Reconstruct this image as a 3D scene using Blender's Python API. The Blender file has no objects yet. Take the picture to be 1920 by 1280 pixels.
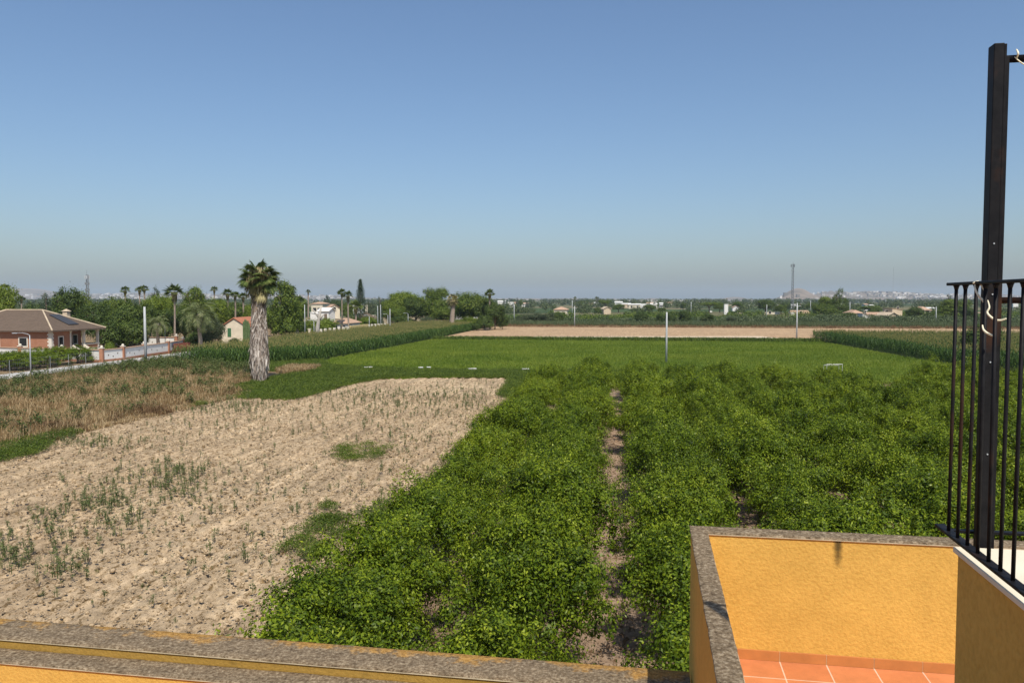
import bpy, math, random
import numpy as np
from mathutils import Vector, Matrix
R = math.radians
SC = bpy.context.scene
COL = SC.collection

# ------------------------------------------------------------------ camera
CZ = 9.0                       # eye height above the fields
FPX = 1500.0                   # focal length in pixels of a 1920 px wide picture
HOR = 561.0                    # row of the horizon
PITCH = math.atan((640 - HOR) / FPX) * -1
cam_d = bpy.data.cameras.new('camera'); cam = bpy.data.objects.new('camera', cam_d); COL.objects.link(cam)
cam_d.sensor_width = 36; cam_d.lens = 36 * FPX / 1920
cam_d.clip_start = 0.05; cam_d.clip_end = 40000
cam.location = (0, 0, CZ); cam.rotation_euler = (R(90) + PITCH, 0, 0)
SC.camera = cam
SC.render.resolution_x = 1024; SC.render.resolution_y = 682

# ------------------------------------------------------------------ sky, sun, exposure
SUNV = Vector((0.622, -2.12, 3.12)).normalized()      # towards the sun: behind the viewer, a little right
W = bpy.data.worlds.new('World'); SC.world = W; W.use_nodes = True
nt = W.node_tree; nt.nodes.clear()
sky = nt.nodes.new('ShaderNodeTexSky'); sky.sky_type = 'NISHITA'; sky.sun_disc = False
sky.sun_elevation = math.asin(SUNV.z); sky.sun_rotation = math.atan2(SUNV.x, SUNV.y)
sky.air_density = 1.1; sky.dust_density = 1.65; sky.ozone_density = 6.0; sky.altitude = 50
bg = nt.nodes.new('ShaderNodeBackground'); bg.inputs[1].default_value = 0.114
wo = nt.nodes.new('ShaderNodeOutputWorld')
nt.links.new(sky.outputs[0], bg.inputs[0]); nt.links.new(bg.outputs[0], wo.inputs[0])
sd = bpy.data.lights.new('sun', 'SUN'); sd.energy = 4.7; sd.angle = R(0.53); sd.color = (1.0, 0.94, 0.84)
so = bpy.data.objects.new('sun', sd); COL.objects.link(so)
so.rotation_euler = SUNV.to_track_quat('Z', 'Y').to_euler()
SC.view_settings.view_transform = 'Standard'; SC.view_settings.look = 'None'
SC.view_settings.exposure = 0.12; SC.view_settings.gamma = 1.0

# ------------------------------------------------------------------ coordinates
cp, sp_ = math.cos(PITCH), math.sin(PITCH)
def ray(px, py):
    a = (px - 960) / FPX; b = (640 - py) / FPX
    return np.array([a, cp - b * sp_, sp_ + b * cp])
def G(px, py, z=0.0):                 # the place on the level z that is seen there
    d = ray(px, py); k = (z - CZ) / d[2]
    return (d[0] * k, d[1] * k)
def at(px, py, D):                    # the point at ground distance D (world y)
    d = ray(px, py); k = D / d[1]
    return (d[0] * k, D, CZ + d[2] * k)
def zat(py, D): return at(960, py, D)[2]
def xat(px, D): return at(px, HOR, D)[0]
RA = R(7.2)                           # fields, rows and road run 7.2 degrees right of the view
rx, ry = math.sin(RA), math.cos(RA)
def ST(s, t): return (s * ry + t * rx, -s * rx + t * ry)
def ST_np(s, t): return s * ry + t * rx, -s * rx + t * ry
BA = R(9.76)                          # the yellow building
bx_, by_ = math.sin(BA), math.cos(BA)

# ------------------------------------------------------------------ object helpers
def tag(o, label=None, cat=None, group=None, kind=None):
    if label: o['label'] = label
    if cat: o['category'] = cat
    if group: o['group'] = group
    if kind: o['kind'] = kind
    return o
def empty(name, loc, rz=0, label=None, cat=None, group=None, scale=None):
    o = bpy.data.objects.new(name, None); COL.objects.link(o)
    o.location = loc; o.rotation_euler = (0, 0, rz); o.empty_display_size = 0.2
    if scale: o.scale = scale
    return tag(o, label, cat, group)
def link(name, me, parent=None, loc=(0, 0, 0), rot=(0, 0, 0), scale=(1, 1, 1)):
    o = bpy.data.objects.new(name, me); COL.objects.link(o)
    o.location = loc; o.rotation_euler = rot; o.scale = scale
    if parent: o.parent = parent
    return o
def np_mesh(name, V, Q, mats, midx=None, smooth=False):
    V = np.asarray(V, np.float32).reshape(-1, 3); Q = np.asarray(Q, np.int32).reshape(-1, 4)
    me = bpy.data.meshes.new(name)
    me.vertices.add(len(V)); me.vertices.foreach_set('co', V.ravel())
    me.loops.add(Q.size); me.loops.foreach_set('vertex_index', Q.ravel())
    me.polygons.add(len(Q)); me.polygons.foreach_set('loop_start', np.arange(0, Q.size, 4, dtype=np.int32))
    me.polygons.foreach_set('loop_total', np.full(len(Q), 4, np.int32))
    if not isinstance(mats, (list, tuple)): mats = [mats]
    for m in mats: me.materials.append(m)
    if midx is not None: me.polygons.foreach_set('material_index', np.asarray(midx, np.int32))
    if smooth: me.polygons.foreach_set('use_smooth', np.ones(len(Q), bool))
    me.update(calc_edges=True); me.validate()
    return me
class MB:
    """collects boxes, tubes and polygons into one mesh"""
    def __init__(s): s.v = []; s.f = []
    def poly(s, pts):
        n = len(s.v); s.v += [tuple(p) for p in pts]; s.f.append(tuple(range(n, n + len(pts)))); return s
    def box(s, x0, x1, y0, y1, z0, z1):
        n = len(s.v)
        s.v += [(x0, y0, z0), (x1, y0, z0), (x1, y1, z0), (x0, y1, z0), (x0, y0, z1), (x1, y0, z1), (x1, y1, z1), (x0, y1, z1)]
        s.f += [tuple(n + i for i in q) for q in ((3, 2, 1, 0), (4, 5, 6, 7), (0, 1, 5, 4), (1, 2, 6, 5), (2, 3, 7, 6), (3, 0, 4, 7))]
        return s
    def tube(s, pts, rad, k=8, cap=True):
        pts = [Vector(p) for p in pts]
        if not isinstance(rad, (list, tuple)): rad = [rad] * len(pts)
        n0 = len(s.v); ref = None
        for i, p in enumerate(pts):
            d = (pts[min(i + 1, len(pts) - 1)] - pts[max(i - 1, 0)]).normalized()
            if ref is None: ref = Vector((1, 0, 0)) if abs(d.x) < 0.8 else Vector((0, 1, 0))
            a = (ref - d * ref.dot(d)).normalized(); b = d.cross(a); ref = a
            for j in range(k):
                t = 2 * math.pi * j / k
                s.v.append(tuple(p + (a * math.cos(t) + b * math.sin(t)) * rad[i]))
        for i in range(len(pts) - 1):
            for j in range(k):
                a0 = n0 + i * k + j; a1 = n0 + i * k + (j + 1) % k
                s.f.append((a0, a1, a1 + k, a0 + k))
        if cap:
            s.f.append(tuple(n0 + j for j in reversed(range(k))))
            s.f.append(tuple(n0 + (len(pts) - 1) * k + j for j in range(k)))
        return s
    def mesh(s, name, mat, smooth=False, bevel=0):
        me = bpy.data.meshes.new(name); me.from_pydata(s.v, [], s.f); me.materials.append(mat)
        if bevel:
            import bmesh
            bm = bmesh.new(); bm.from_mesh(me)
            bmesh.ops.bevel(bm, geom=bm.edges[:], offset=bevel, segments=2, affect='EDGES', profile=0.5)
            bm.to_mesh(me); bm.free()
        if smooth:
            me.polygons.foreach_set('use_smooth', np.ones(len(me.polygons), bool))
        me.update(); return me
    def obj(s, name, mat, parent=None, smooth=False, bevel=0, **k):
        return link(name, s.mesh(name, mat, smooth, bevel), parent, **k)

# ------------------------------------------------------------------ noise
def vnoise(x, y, seed=0):
    xi = np.floor(x).astype(np.int64); yi = np.floor(y).astype(np.int64)
    fx = x - xi; fy = y - yi; fx = fx * fx * (3 - 2 * fx); fy = fy * fy * (3 - 2 * fy)
    def h(a, b):
        n = (a * 374761393 + b * 668265263 + seed * 974711) & 0x7fffffff
        n = ((n ^ (n >> 13)) * 1274126177) & 0x7fffffff
        return ((n ^ (n >> 16)) & 0xffff) / 65535.0
    return (h(xi, yi) * (1 - fx) + h(xi + 1, yi) * fx) * (1 - fy) + (h(xi, yi + 1) * (1 - fx) + h(xi + 1, yi + 1) * fx) * fy
def fbm(x, y, seed=0, o=4):
    r = 0; a = 0.5
    for i in range(o): r = r + a * vnoise(x * 2 ** i, y * 2 ** i, seed + i); a *= 0.5
    return r

# ------------------------------------------------------------------ materials
def mat(name, build):
    m = bpy.data.materials.new(name); m.use_nodes = True
    t = m.node_tree; t.nodes.clear(); out = t.nodes.new('ShaderNodeOutputMaterial')
    class N: pass
    n = N(); n.t = t
    n.new = lambda k, **kw: _mk(t, k, kw)
    n.link = lambda a, b: t.links.new(a, b)
    n.out = out; build(n); return m
def _mk(t, k, kw):
    nd = t.nodes.new('ShaderNode' + k)
    for a, b in kw.items():
        if a in nd.inputs.keys() if not a.startswith('_') else False: nd.inputs[a].default_value = b
        else: setattr(nd, a.lstrip('_'), b)
    return nd
def ramp(n, src, stops, interp='LINEAR'):
    r = n.new('ValToRGB'); e = r.color_ramp.elements; r.color_ramp.interpolation = interp
    while len(e) > 1: e.remove(e[-1])
    e[0].position = stops[0][0]; e[0].color = (*stops[0][1], 1)
    for p, c in stops[1:]:
        q = e.new(p); q.color = (*c, 1)
    n.link(src, r.inputs[0]); return r.outputs[0]
def noise(n, scale, detail=4, rough=0.6, vec=None, dist=0.0):
    t = n.new('TexNoise'); t.inputs['Scale'].default_value = scale; t.inputs['Detail'].default_value = detail
    t.inputs['Roughness'].default_value = rough; t.inputs['Distortion'].default_value = dist
    if vec is None: vec = n.new('NewGeometry').outputs['Position']
    n.link(vec, t.inputs['Vector']); return t.outputs['Fac']
def mixc(n, f, a, b, mode='MIX'):
    m = n.new('Mix'); m.data_type = 'RGBA'; m.blend_type = mode
    if isinstance(f, (int, float)): m.inputs[0].default_value = f
    else: n.link(f, m.inputs[0])
    for i, c in ((6, a), (7, b)):
        if isinstance(c, tuple): m.inputs[i].default_value = (*c, 1)
        else: n.link(c, m.inputs[i])
    return m.outputs[2]
def princ(n, color, rough=0.8, bump=None, bstr=0.3, bdist=0.02, spec=0.3, metal=0.0):
    p = n.new('BsdfPrincipled')
    if isinstance(color, tuple): p.inputs['Base Color'].default_value = (*color, 1)
    else: n.link(color, p.inputs['Base Color'])
    if isinstance(rough, (int, float)): p.inputs['Roughness'].default_value = rough
    else: n.link(rough, p.inputs['Roughness'])
    p.inputs['Specular IOR Level'].default_value = spec; p.inputs['Metallic'].default_value = metal
    if bump is not None:
        b = n.new('Bump'); b.inputs['Strength'].default_value = bstr; b.inputs['Distance'].default_value = bdist
        n.link(bump, b.inputs['Height']); n.link(b.outputs[0], p.inputs['Normal'])
    return p
def leafmat(name, cols, trans=0.25, rough=0.55, spec=0.25, patch=0.35, pscale=0.35, rnd=1.0):
    """leaf colour varies from leaf to leaf and, gently, from one twig to the next"""
    def b(n):
        g = n.new('NewGeometry'); oi = n.new('ObjectInfo')
        k = len(cols)
        r = g.outputs['Random Per Island']
        nz = noise(n, pscale, 3, 0.6)
        mm = n.new('Math'); mm.operation = 'MULTIPLY_ADD'; n.link(nz, mm.inputs[0]); mm.inputs[1].default_value = patch * 2; 
        m2 = n.new('Math'); m2.operation = 'MULTIPLY_ADD'; n.link(oi.outputs['Random'], m2.inputs[0]); m2.inputs[1].default_value = 0.22; m2.inputs[2].default_value = -patch - 0.11
        n.link(m2.outputs[0], mm.inputs[2])
        ad = n.new('Math'); ad.operation = 'ADD'; ad.use_clamp = True; rs = n.new('Math'); rs.operation = 'MULTIPLY_ADD'; n.link(r, rs.inputs[0]); rs.inputs[1].default_value = rnd; rs.inputs[2].default_value = (1 - rnd) * .5; n.link(rs.outputs[0], ad.inputs[0]); n.link(mm.outputs[0], ad.inputs[1])
        c = ramp(n, ad.outputs[0], [(i / (k - 1), cc) for i, cc in enumerate(cols)])
        p = princ(n, c, rough, spec=spec)
        tr = n.new('BsdfTranslucent'); cc = mixc(n, 1.0, c, (1.15, 1.25, 0.6), 'MULTIPLY'); n.link(cc, tr.inputs[0])
        mx = n.new('MixShader'); mx.inputs[0].default_value = trans
        n.link(p.outputs[0], mx.inputs[1]); n.link(tr.outputs[0], mx.inputs[2]); n.link(mx.outputs[0], n.out.inputs[0])
    return mat(name, b)
def flat(name, c, rough=0.7, var=0.15, scale=3.0, bump=0.0, bscale=30, metal=0.0, spec=0.3):
    def b(n):
        nz = noise(n, scale, 5)
        col = ramp(n, nz, [(0.3, tuple(x * (1 - var) for x in c)), (0.7, tuple(min(1, x * (1 + var)) for x in c))])
        bu = noise(n, bscale, 4) if bump else None
        n.link(princ(n, col, rough, bu, bump, 0.01, spec, metal).outputs[0], n.out.inputs[0])
    return mat(name, b)

M = {}
M['lemon'] = leafmat('lemon_leaves', [(0.013, 0.028, 0.004), (0.056, 0.094, 0.006), (0.13, 0.178, 0.009), (0.25, 0.29, 0.018)], 0.10, 0.45, 0.12, 0.5, 1.6, 0.5)
M['young'] = leafmat('young_lemon_leaves', [(0.09, 0.14, 0.008), (0.19, 0.25, 0.013), (0.34, 0.38, 0.030)], 0.2, 0.42, 0.25, 0.4, 1.6, 0.7)
M['broad'] = leafmat('broad_leaves', [(0.026, 0.050, 0.008), (0.085, 0.130, 0.016), (0.18, 0.225, 0.026)], 0.22)
M['dark'] = leafmat('dark_leaves', [(0.018, 0.036, 0.009), (0.056, 0.092, 0.016), (0.12, 0.16, 0.026)], 0.18)
M['light'] = leafmat('light_leaves', [(0.055, 0.085, 0.010), (0.125, 0.18, 0.020), (0.22, 0.27, 0.03)], 0.28)
M['grey'] = leafmat('greyish_leaves', [(0.035, 0.05, 0.025), (0.075, 0.10, 0.045), (0.14, 0.165, 0.08)], 0.2)
M['needle'] = leafmat('needles', [(0.022, 0.040, 0.020), (0.045, 0.072, 0.036), (0.07, 0.10, 0.048)], 0.12)
M['far'] = leafmat('far_leaves', [(0.030, 0.048, 0.018), (0.065, 0.092, 0.030), (0.12, 0.14, 0.045)], 0.15, patch=0.5, pscale=0.02)

M['fan'] = leafmat('fan_fronds', [(0.040, 0.065, 0.016), (0.095, 0.135, 0.032), (0.18, 0.21, 0.06)], 0.2)
M['feather'] = leafmat('feather_fronds', [(0.060, 0.082, 0.03), (0.14, 0.17, 0.065), (0.26, 0.27, 0.12)], 0.2)
M['oldfrond'] = leafmat('yellowed_fronds', [(0.16, 0.13, 0.05), (0.30, 0.26, 0.11), (0.42, 0.36, 0.18)], 0.2)
M['skirt'] = leafmat('dead_fronds', [(0.055, 0.040, 0.030), (0.20, 0.155, 0.125), (0.40, 0.335, 0.285), (0.60, 0.54, 0.48)], 0.1, 0.9, 0.1, 0.35, 0.9)
M['brownfrond'] = leafmat('brown_dead_fronds', [(0.06, 0.036, 0.022), (0.17, 0.11, 0.07), (0.36, 0.27, 0.19)], 0.1, 0.9, 0.1, 0.35, 0.9)
M['corn'] = leafmat('corn_leaves', [(0.020, 0.050, 0.010), (0.050, 0.100, 0.016), (0.11, 0.175, 0.028)], 0.22)
M['tassel'] = leafmat('corn_tassels', [(0.17, 0.17, 0.05), (0.28, 0.25, 0.09), (0.38, 0.31, 0.13)], 0.3)
M['grass'] = leafmat('green_grass', [(0.075, 0.125, 0.010), (0.14, 0.205, 0.018), (0.235, 0.27, 0.035)], 0.3, patch=0.8, pscale=0.07)
M['cover'] = leafmat('creeping_weeds', [(0.035, 0.064, 0.008), (0.080, 0.122, 0.013), (0.15, 0.19, 0.022)], 0.2, patch=0.6, pscale=0.4)
M['weed'] = leafmat('field_weeds', [(0.050, 0.075, 0.022), (0.10, 0.135, 0.04), (0.19, 0.20, 0.08)], 0.2)
M['dry'] = leafmat('dry_grass', [(0.17, 0.10, 0.045), (0.34, 0.235, 0.12), (0.52, 0.41, 0.25)], 0.2, 0.9, 0.1, 0.5, 0.25)
M['wgreen'] = leafmat('bank_weeds', [(0.040, 0.058, 0.014), (0.085, 0.115, 0.028), (0.17, 0.185, 0.06)], 0.2)
M['reed'] = leafmat('reed_leaves', [(0.042, 0.062, 0.026), (0.085, 0.115, 0.045), (0.15, 0.17, 0.08)], 0.2, patch=0.5, pscale=0.06)
M['brownweed'] = leafmat('brown_weeds', [(0.07, 0.04, 0.02), (0.14, 0.085, 0.045), (0.22, 0.14, 0.08)], .1, .9, .1)
M['bark'] = flat('bark', (0.16, 0.12, 0.09), 0.9, 0.3, 6, 0.4)
M['palmbark'] = flat('palm_bark', (0.28, 0.22, 0.17), 0.9, 0.35, 5, 0.4)
M['deadwood'] = flat('dead_wood', (0.40, 0.36, 0.31), 0.9, 0.2, 4, 0.3)
M['cactus'] = flat('cactus_skin', (0.09, 0.13, 0.05), 0.7, 0.3, 3)

def soil_build(c0, c1, c2, rowamp=0.25):
    def b(n):
        g = n.new('NewGeometry').outputs['Position']
        mp = n.new('Mapping'); n.link(g, mp.inputs[0]); mp.inputs['Rotation'].default_value = (0, 0, RA)
        big = noise(n, 0.10, 5, 0.6, mp.outputs[0]); fine = noise(n, 5.0, 8, 0.75, mp.outputs[0]); mid = noise(n, 0.9, 6, 0.65, mp.outputs[0])
        mp2 = n.new('Mapping'); n.link(mp.outputs[0], mp2.inputs[0]); mp2.inputs['Scale'].default_value = (1.3, 0.09, 1)
        streak = noise(n, 1.6, 6, 0.7, mp2.outputs[0])
        mp3 = n.new('Mapping'); n.link(mp.outputs[0], mp3.inputs[0]); mp3.inputs['Scale'].default_value = (1.0, 0.45, 1)
        speck = noise(n, 4.6, 5, 0.75, mp3.outputs[0])
        c = ramp(n, fine, [(0.30, c0), (0.47, c1), (0.68, c2)])
        k = ramp(n, mid, [(0.3, (0.86, 0.84, 0.82)), (0.7, (1.08, 1.08, 1.07))])
        c = mixc(n, 1.0, c, k, 'MULTIPLY')
        k = ramp(n, streak, [(0.35, (1 - rowamp,) * 3), (0.65, (1 + rowamp * 0.35,) * 3)])
        c = mixc(n, 1.0, c, k, 'MULTIPLY')
        k = ramp(n, speck, [(0.40, (0.42, 0.37, 0.28)), (0.47, (1.0, 1.0, 1.0))]); c = mixc(n, 1.0, c, k, 'MULTIPLY')
        k = ramp(n, big, [(0.35, (0.9, 0.88, 0.86)), (0.65, (1.07, 1.07, 1.06))])
        c = mixc(n, 1.0, c, k, 'MULTIPLY')
        bu = noise(n, 11.0, 8, 0.75, mp.outputs[0])
        n.link(princ(n, c, 0.95, bu, 0.9, 0.06, 0.1).outputs[0], n.out.inputs[0])
    return b
M['soil'] = mat('dry_soil', soil_build((0.24, 0.17, 0.10), (0.48, 0.365, 0.235), (0.60, 0.465, 0.305), 0.40))
M['soil2'] = mat('orchard_soil', soil_build((0.20, 0.13, 0.085), (0.34, 0.24, 0.165), (0.44, 0.33, 0.24), 0.1))
M['tan'] = mat('tan_soil', soil_build((0.34, 0.225, 0.13), (0.46, 0.32, 0.195), (0.56, 0.42, 0.27), 0.25))
M['bank'] = mat('bank_soil', soil_build((0.14, 0.095, 0.055), (0.24, 0.17, 0.10), (0.34, 0.26, 0.16), 0.1))
M['track'] = flat('pale_track', (0.62, 0.50, 0.36), 0.95, 0.1, 1.0)
def gf(n):
    g = n.new('NewGeometry').outputs['Position']
    mp = n.new('Mapping'); n.link(g, mp.inputs[0]); mp.inputs['Rotation'].default_value = (0, 0, RA)
    mp2 = n.new('Mapping'); n.link(mp.outputs[0], mp2.inputs[0]); mp2.inputs['Scale'].default_value = (1.0, 0.035, 1)
    streak = noise(n, 1.5, 5, 0.7, mp2.outputs[0]); big = noise(n, 0.045, 5, 0.65, mp.outputs[0]); fine = noise(n, 3.0, 6, 0.7)
    c = ramp(n, fine, [(0.3, (0.07, 0.11, 0.010)), (0.7, (0.13, 0.19, 0.022))])
    k = ramp(n, streak, [(0.35, (0.8, 0.8, 0.8)), (0.65, (1.2, 1.15, 1.1))]); c = mixc(n, 1.0, c, k, 'MULTIPLY')
    f = ramp(n, big, [(0.5, (0, 0, 0)), (0.68, (0.55, 0.55, 0.55))]); c = mixc(n, f, c, (0.14, 0.12, 0.045))
    n.link(princ(n, c, 0.95, fine, 0.6, 0.1, 0.1).outputs[0], n.out.inputs[0])
M['gfield'] = mat('green_crop_soil', gf)
def farg(n):
    g = n.new('NewGeometry').outputs['Position']
    v = n.new('TexVoronoi'); v.inputs['Scale'].default_value = 0.006; n.link(g, v.inputs['Vector'])
    sx = n.new('SeparateColor'); n.link(v.outputs['Color'], sx.inputs[0])
    c = ramp(n, sx.outputs[0], [(0.0, (0.035, 0.055, 0.022)), (0.4, (0.055, 0.085, 0.028)), (0.7, (0.11, 0.11, 0.05)), (0.92, (0.30, 0.23, 0.14))])
    k = ramp(n, noise(n, 0.05, 6, 0.7), [(0.3, (0.7, 0.7, 0.7)), (0.7, (1.2, 1.2, 1.2))]); c = mixc(n, 1.0, c, k, 'MULTIPLY')
    n.link(princ(n, c, 0.95, spec=0.1).outputs[0], n.out.inputs[0])
M['farground'] = mat('far_fields', farg)
def hillm(n):
    c = ramp(n, noise(n, 0.004, 8, 0.7), [(0.35, (0.10, 0.085, 0.055)), (0.6, (0.27, 0.20, 0.14))])
    n.link(princ(n, c, 0.95, spec=0.1).outputs[0], n.out.inputs[0])
M['hill'] = mat('dry_hillside', hillm)
def conc(n):
    c = ramp(n, noise(n, 0.8, 7, 0.7), [(0.3, (0.36, 0.345, 0.32)), (0.7, (0.50, 0.48, 0.45))])
    n.link(princ(n, c, 0.9, noise(n, 20, 5), 0.2, 0.01, 0.2).outputs[0], n.out.inputs[0])
M['concrete'] = mat('concrete', conc)
M['polec'] = flat('pole_concrete', (0.40, 0.41, 0.41), 0.8, 0.12, 2)
M['steel'] = flat('galvanised_steel', (0.42, 0.44, 0.45), 0.5, 0.1, 2, metal=0.3)
M['mast'] = flat('mast_steel', (0.16, 0.17, 0.18), 0.6, 0.1, 2)
M['white'] = flat('white_render', (0.68, 0.66, 0.62), 0.85, 0.06, 0.6, 0.1)
M['cream'] = flat('cream_render', (0.60, 0.52, 0.39), 0.85, 0.12, 0.8, 0.2)
M['beige'] = flat('beige_render', (0.50, 0.40, 0.28), 0.9, 0.18, 0.7, 0.2)
M['glass'] = flat('window_glass', (0.02, 0.022, 0.025), 0.15, 0.1, 1, spec=0.5)
M['green'] = flat('green_paint', (0.045, 0.13, 0.055), 0.6, 0.15)
M['panel'] = flat('solar_glass', (0.05, 0.052, 0.058), 0.55, 0.1, 1, spec=0.35)
M['stone'] = flat('pale_stone', (0.66, 0.60, 0.50), 0.85, 0.1, 2, 0.2)
M['yellowwall'] = flat('yellow_wall', (0.62, 0.48, 0.22), 0.85, 0.08)
M['redmetal'] = flat('red_painted_metal', (0.22, 0.07, 0.045), 0.6, 0.15)
def brickb(n):
    tc = n.new('TexCoord').outputs['Object']
    k = noise(n, 1.2, 5, 0.6)
    g = noise(n, 14, 4, 0.7)
    c = ramp(n, g, [(0.3, (0.22, 0.095, 0.055)), (0.7, (0.42, 0.20, 0.12))])
    c = mixc(n, 0.35, c, ramp(n, k, [(0.3, (0.34, 0.155, 0.085)), (0.7, (0.50, 0.27, 0.17))]))
    n.link(princ(n, c, 0.9, g, 0.3, 0.02, 0.2).outputs[0], n.out.inputs[0])
M['brick'] = mat('red_brick', brickb)
def roofb(cols):
    def b(n):
        tc = n.new('TexCoord').outputs['Object']
        w = n.new('TexWave'); w.wave_type = 'BANDS'; w.bands_direction = 'X'; w.inputs['Scale'].default_value = 1.3; w.inputs['Distortion'].default_value = 0.4; n.link(tc, w.inputs[0])
        w2 = n.new('TexWave'); w2.bands_direction = 'Z'; w2.inputs['Scale'].default_value = 2.2; w2.inputs['Distortion'].default_value = 0.6; n.link(tc, w2.inputs[0])
        nz = noise(n, 1.5, 6, 0.7); n2 = noise(n, 9.0, 3, 0.6)
        c = ramp(n, nz, [(0.3, cols[0]), (0.7, cols[1])])
        c = mixc(n, 0.35, c, ramp(n, n2, [(0.3, cols[0]), (0.7, cols[2])]))
        k = ramp(n, w2.outputs['Fac'], [(0.0, (0.62,) * 3), (0.45, (1.1,) * 3)]); c = mixc(n, 1.0, c, k, 'MULTIPLY')
        n.link(princ(n, c, 0.9, w.outputs['Fac'], 0.7, 0.08, 0.2).outputs[0], n.out.inputs[0])
    return b
M['roofbrown'] = mat('brown_roof_tiles', roofb([(0.085, 0.062, 0.045), (0.15, 0.108, 0.078), (0.24, 0.175, 0.13)]))
M['roofred'] = mat('red_roof_tiles', roofb([(0.36, 0.13, 0.07), (0.50, 0.20, 0.11), (0.55, 0.28, 0.17)]))
M['roofpale'] = mat('pale_roof_tiles', roofb([(0.42, 0.26, 0.17), (0.52, 0.35, 0.24), (0.58, 0.42, 0.30)]))
# the yellow building
def stucco(c, stain=0.0):
    def b(n):
        g = n.new('NewGeometry').outputs['Position']
        f = noise(n, 38, 4, 0.55); big = noise(n, 1.1, 5, 0.6); mid = noise(n, 6, 5, 0.6)
        col = ramp(n, big, [(0.3, tuple(x * 0.90 for x in c)), (0.7, tuple(x * 1.06 for x in c))])
        k = ramp(n, mid, [(0.3, (0.94, 0.93, 0.90)), (0.7, (1.03, 1.03, 1.03))]); col = mixc(n, 1.0, col, k, 'MULTIPLY')
        k = ramp(n, f, [(0.35, (0.91, 0.90, 0.87)), (0.6, (1.03, 1.03, 1.03))]); col = mixc(n, 1.0, col, k, 'MULTIPLY')
        mp = n.new('Mapping'); n.link(g, mp.inputs[0]); mp.inputs['Scale'].default_value = (5, 5, 0.5)
        st = noise(n, 1.0, 5, 0.6, mp.outputs[0])
        sf = ramp(n, st, [(0.58, (0, 0, 0)), (0.8, (stain,) * 3)]); col = mixc(n, sf, col, tuple(x * 0.5 for x in c))
        n.link(princ(n, col, 0.92, f, 0.6, 0.012, 0.15).outputs[0], n.out.inputs[0])
    return b
M['stucco'] = mat('yellow_stucco', stucco((0.645, 0.395, 0.092), 0.28))
def dirtb(n):
    n.link(princ(n, ramp(n, noise(n, 25, 5, 0.7), [(0.3, (0.16, 0.12, 0.05)), (0.7, (0.26, 0.19, 0.08))]), 0.95, spec=0.1).outputs[0], n.out.inputs[0])
M['ochre'] = mat('ochre_stucco', stucco((0.38, 0.235, 0.055), 0.8))  # darker tone of the yellow stucco with stronger streaks
M['dirt'] = mat('black_mould', dirtb)
def coping(lich):
    def b(n):
        f = noise(n, 30, 6, 0.75); m_ = noise(n, 9, 6, 0.7); big = noise(n, 2.2, 5, 0.65)
        c = ramp(n, f, [(0.34, (0.075, 0.052, 0.032)), (0.5, (0.20, 0.150, 0.098)), (0.66, (0.40, 0.33, 0.235))])
        k = ramp(n, m_, [(0.35, (0.72, 0.70, 0.66)), (0.65, (1.2, 1.18, 1.12))]); c = mixc(n, 1.0, c, k, 'MULTIPLY')
        s = n.new('Math'); s.operation = 'ADD'; n.link(big, s.inputs[0])
        tc = n.new('TexCoord').outputs['Object']; sp = n.new('SeparateXYZ'); n.link(tc, sp.inputs[0])
        mr = n.new('MapRange'); n.link(sp.outputs[1], mr.inputs[0]); mr.inputs[1].default_value = lich[0]; mr.inputs[2].default_value = lich[1]; mr.inputs[3].default_value = 0; mr.inputs[4].default_value = 0.36
        n.link(mr.outputs[0], s.inputs[1])
        m2 = n.new('Math'); m2.operation = 'MULTIPLY_ADD'; n.link(m_, m2.inputs[0]); m2.inputs[1].default_value = 0.5; n.link(s.outputs[0], m2.inputs[2])
        lf = ramp(n, m2.outputs[0], [(1.0, (0, 0, 0)), (1.10, (0.85,) * 3)])
        lf2 = n.new('ValToRGB')
        sc = n.new('Math'); sc.operation = 'MULTIPLY'; sc.inputs[1].default_value = 0.8; n.link(m2.outputs[0], sc.inputs[0])
        lf = ramp(n, sc.outputs[0], [(0.76, (0, 0, 0)), (0.86, (0.8,) * 3)])
        c = mixc(n, lf, c, ramp(n, f, [(0.4, (0.28, 0.14, 0.03)), (0.6, (0.55, 0.30, 0.07))]))
        n.link(princ(n, c, 0.95, f, 0.8, 0.02, 0.1).outputs[0], n.out.inputs[0])
    return b
M['coping'] = mat('weathered_concrete', coping((6.60, 6.92)))
M['coping2'] = mat('weathered_concrete_plain', coping((90, 91)))
M['edge'] = flat('mortar_line', (0.50, 0.42, 0.28), 0.9, 0.2, 12)
def tile(c0, c1, sx, sy, off=(0, 0)):
    def b(n):
        tc = n.new('TexCoord').outputs['Object']
        mp = n.new('Mapping'); n.link(tc, mp.inputs[0]); mp.inputs['Location'].default_value = (off[0], off[1], 0)
        br = n.new('TexBrick'); br.offset = 0; br.squash = 1; n.link(mp.outputs[0], br.inputs['Vector'])
        br.inputs['Scale'].default_value = 1; br.inputs['Brick Width'].default_value = sx; br.inputs['Row Height'].default_value = sy
        br.inputs['Mortar Size'].default_value = 0.006; br.inputs['Mortar Smooth'].default_value = 0.2; br.inputs['Bias'].default_value = 0
        br.inputs['Color1'].default_value = (*c0, 1); br.inputs['Color2'].default_value = (*c1, 1); br.inputs['Mortar'].default_value = (0.60, 0.45, 0.33, 1)
        k = ramp(n, noise(n, 5, 6, 0.7), [(0.3, (0.85, 0.85, 0.85)), (0.7, (1.12, 1.12, 1.15))]); c = mixc(n, 1.0, br.outputs['Color'], k, 'MULTIPLY')
        n.link(princ(n, c, 0.55, br.outputs['Fac'], -0.3, 0.01, 0.35).outputs[0], n.out.inputs[0])
    return b
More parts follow.
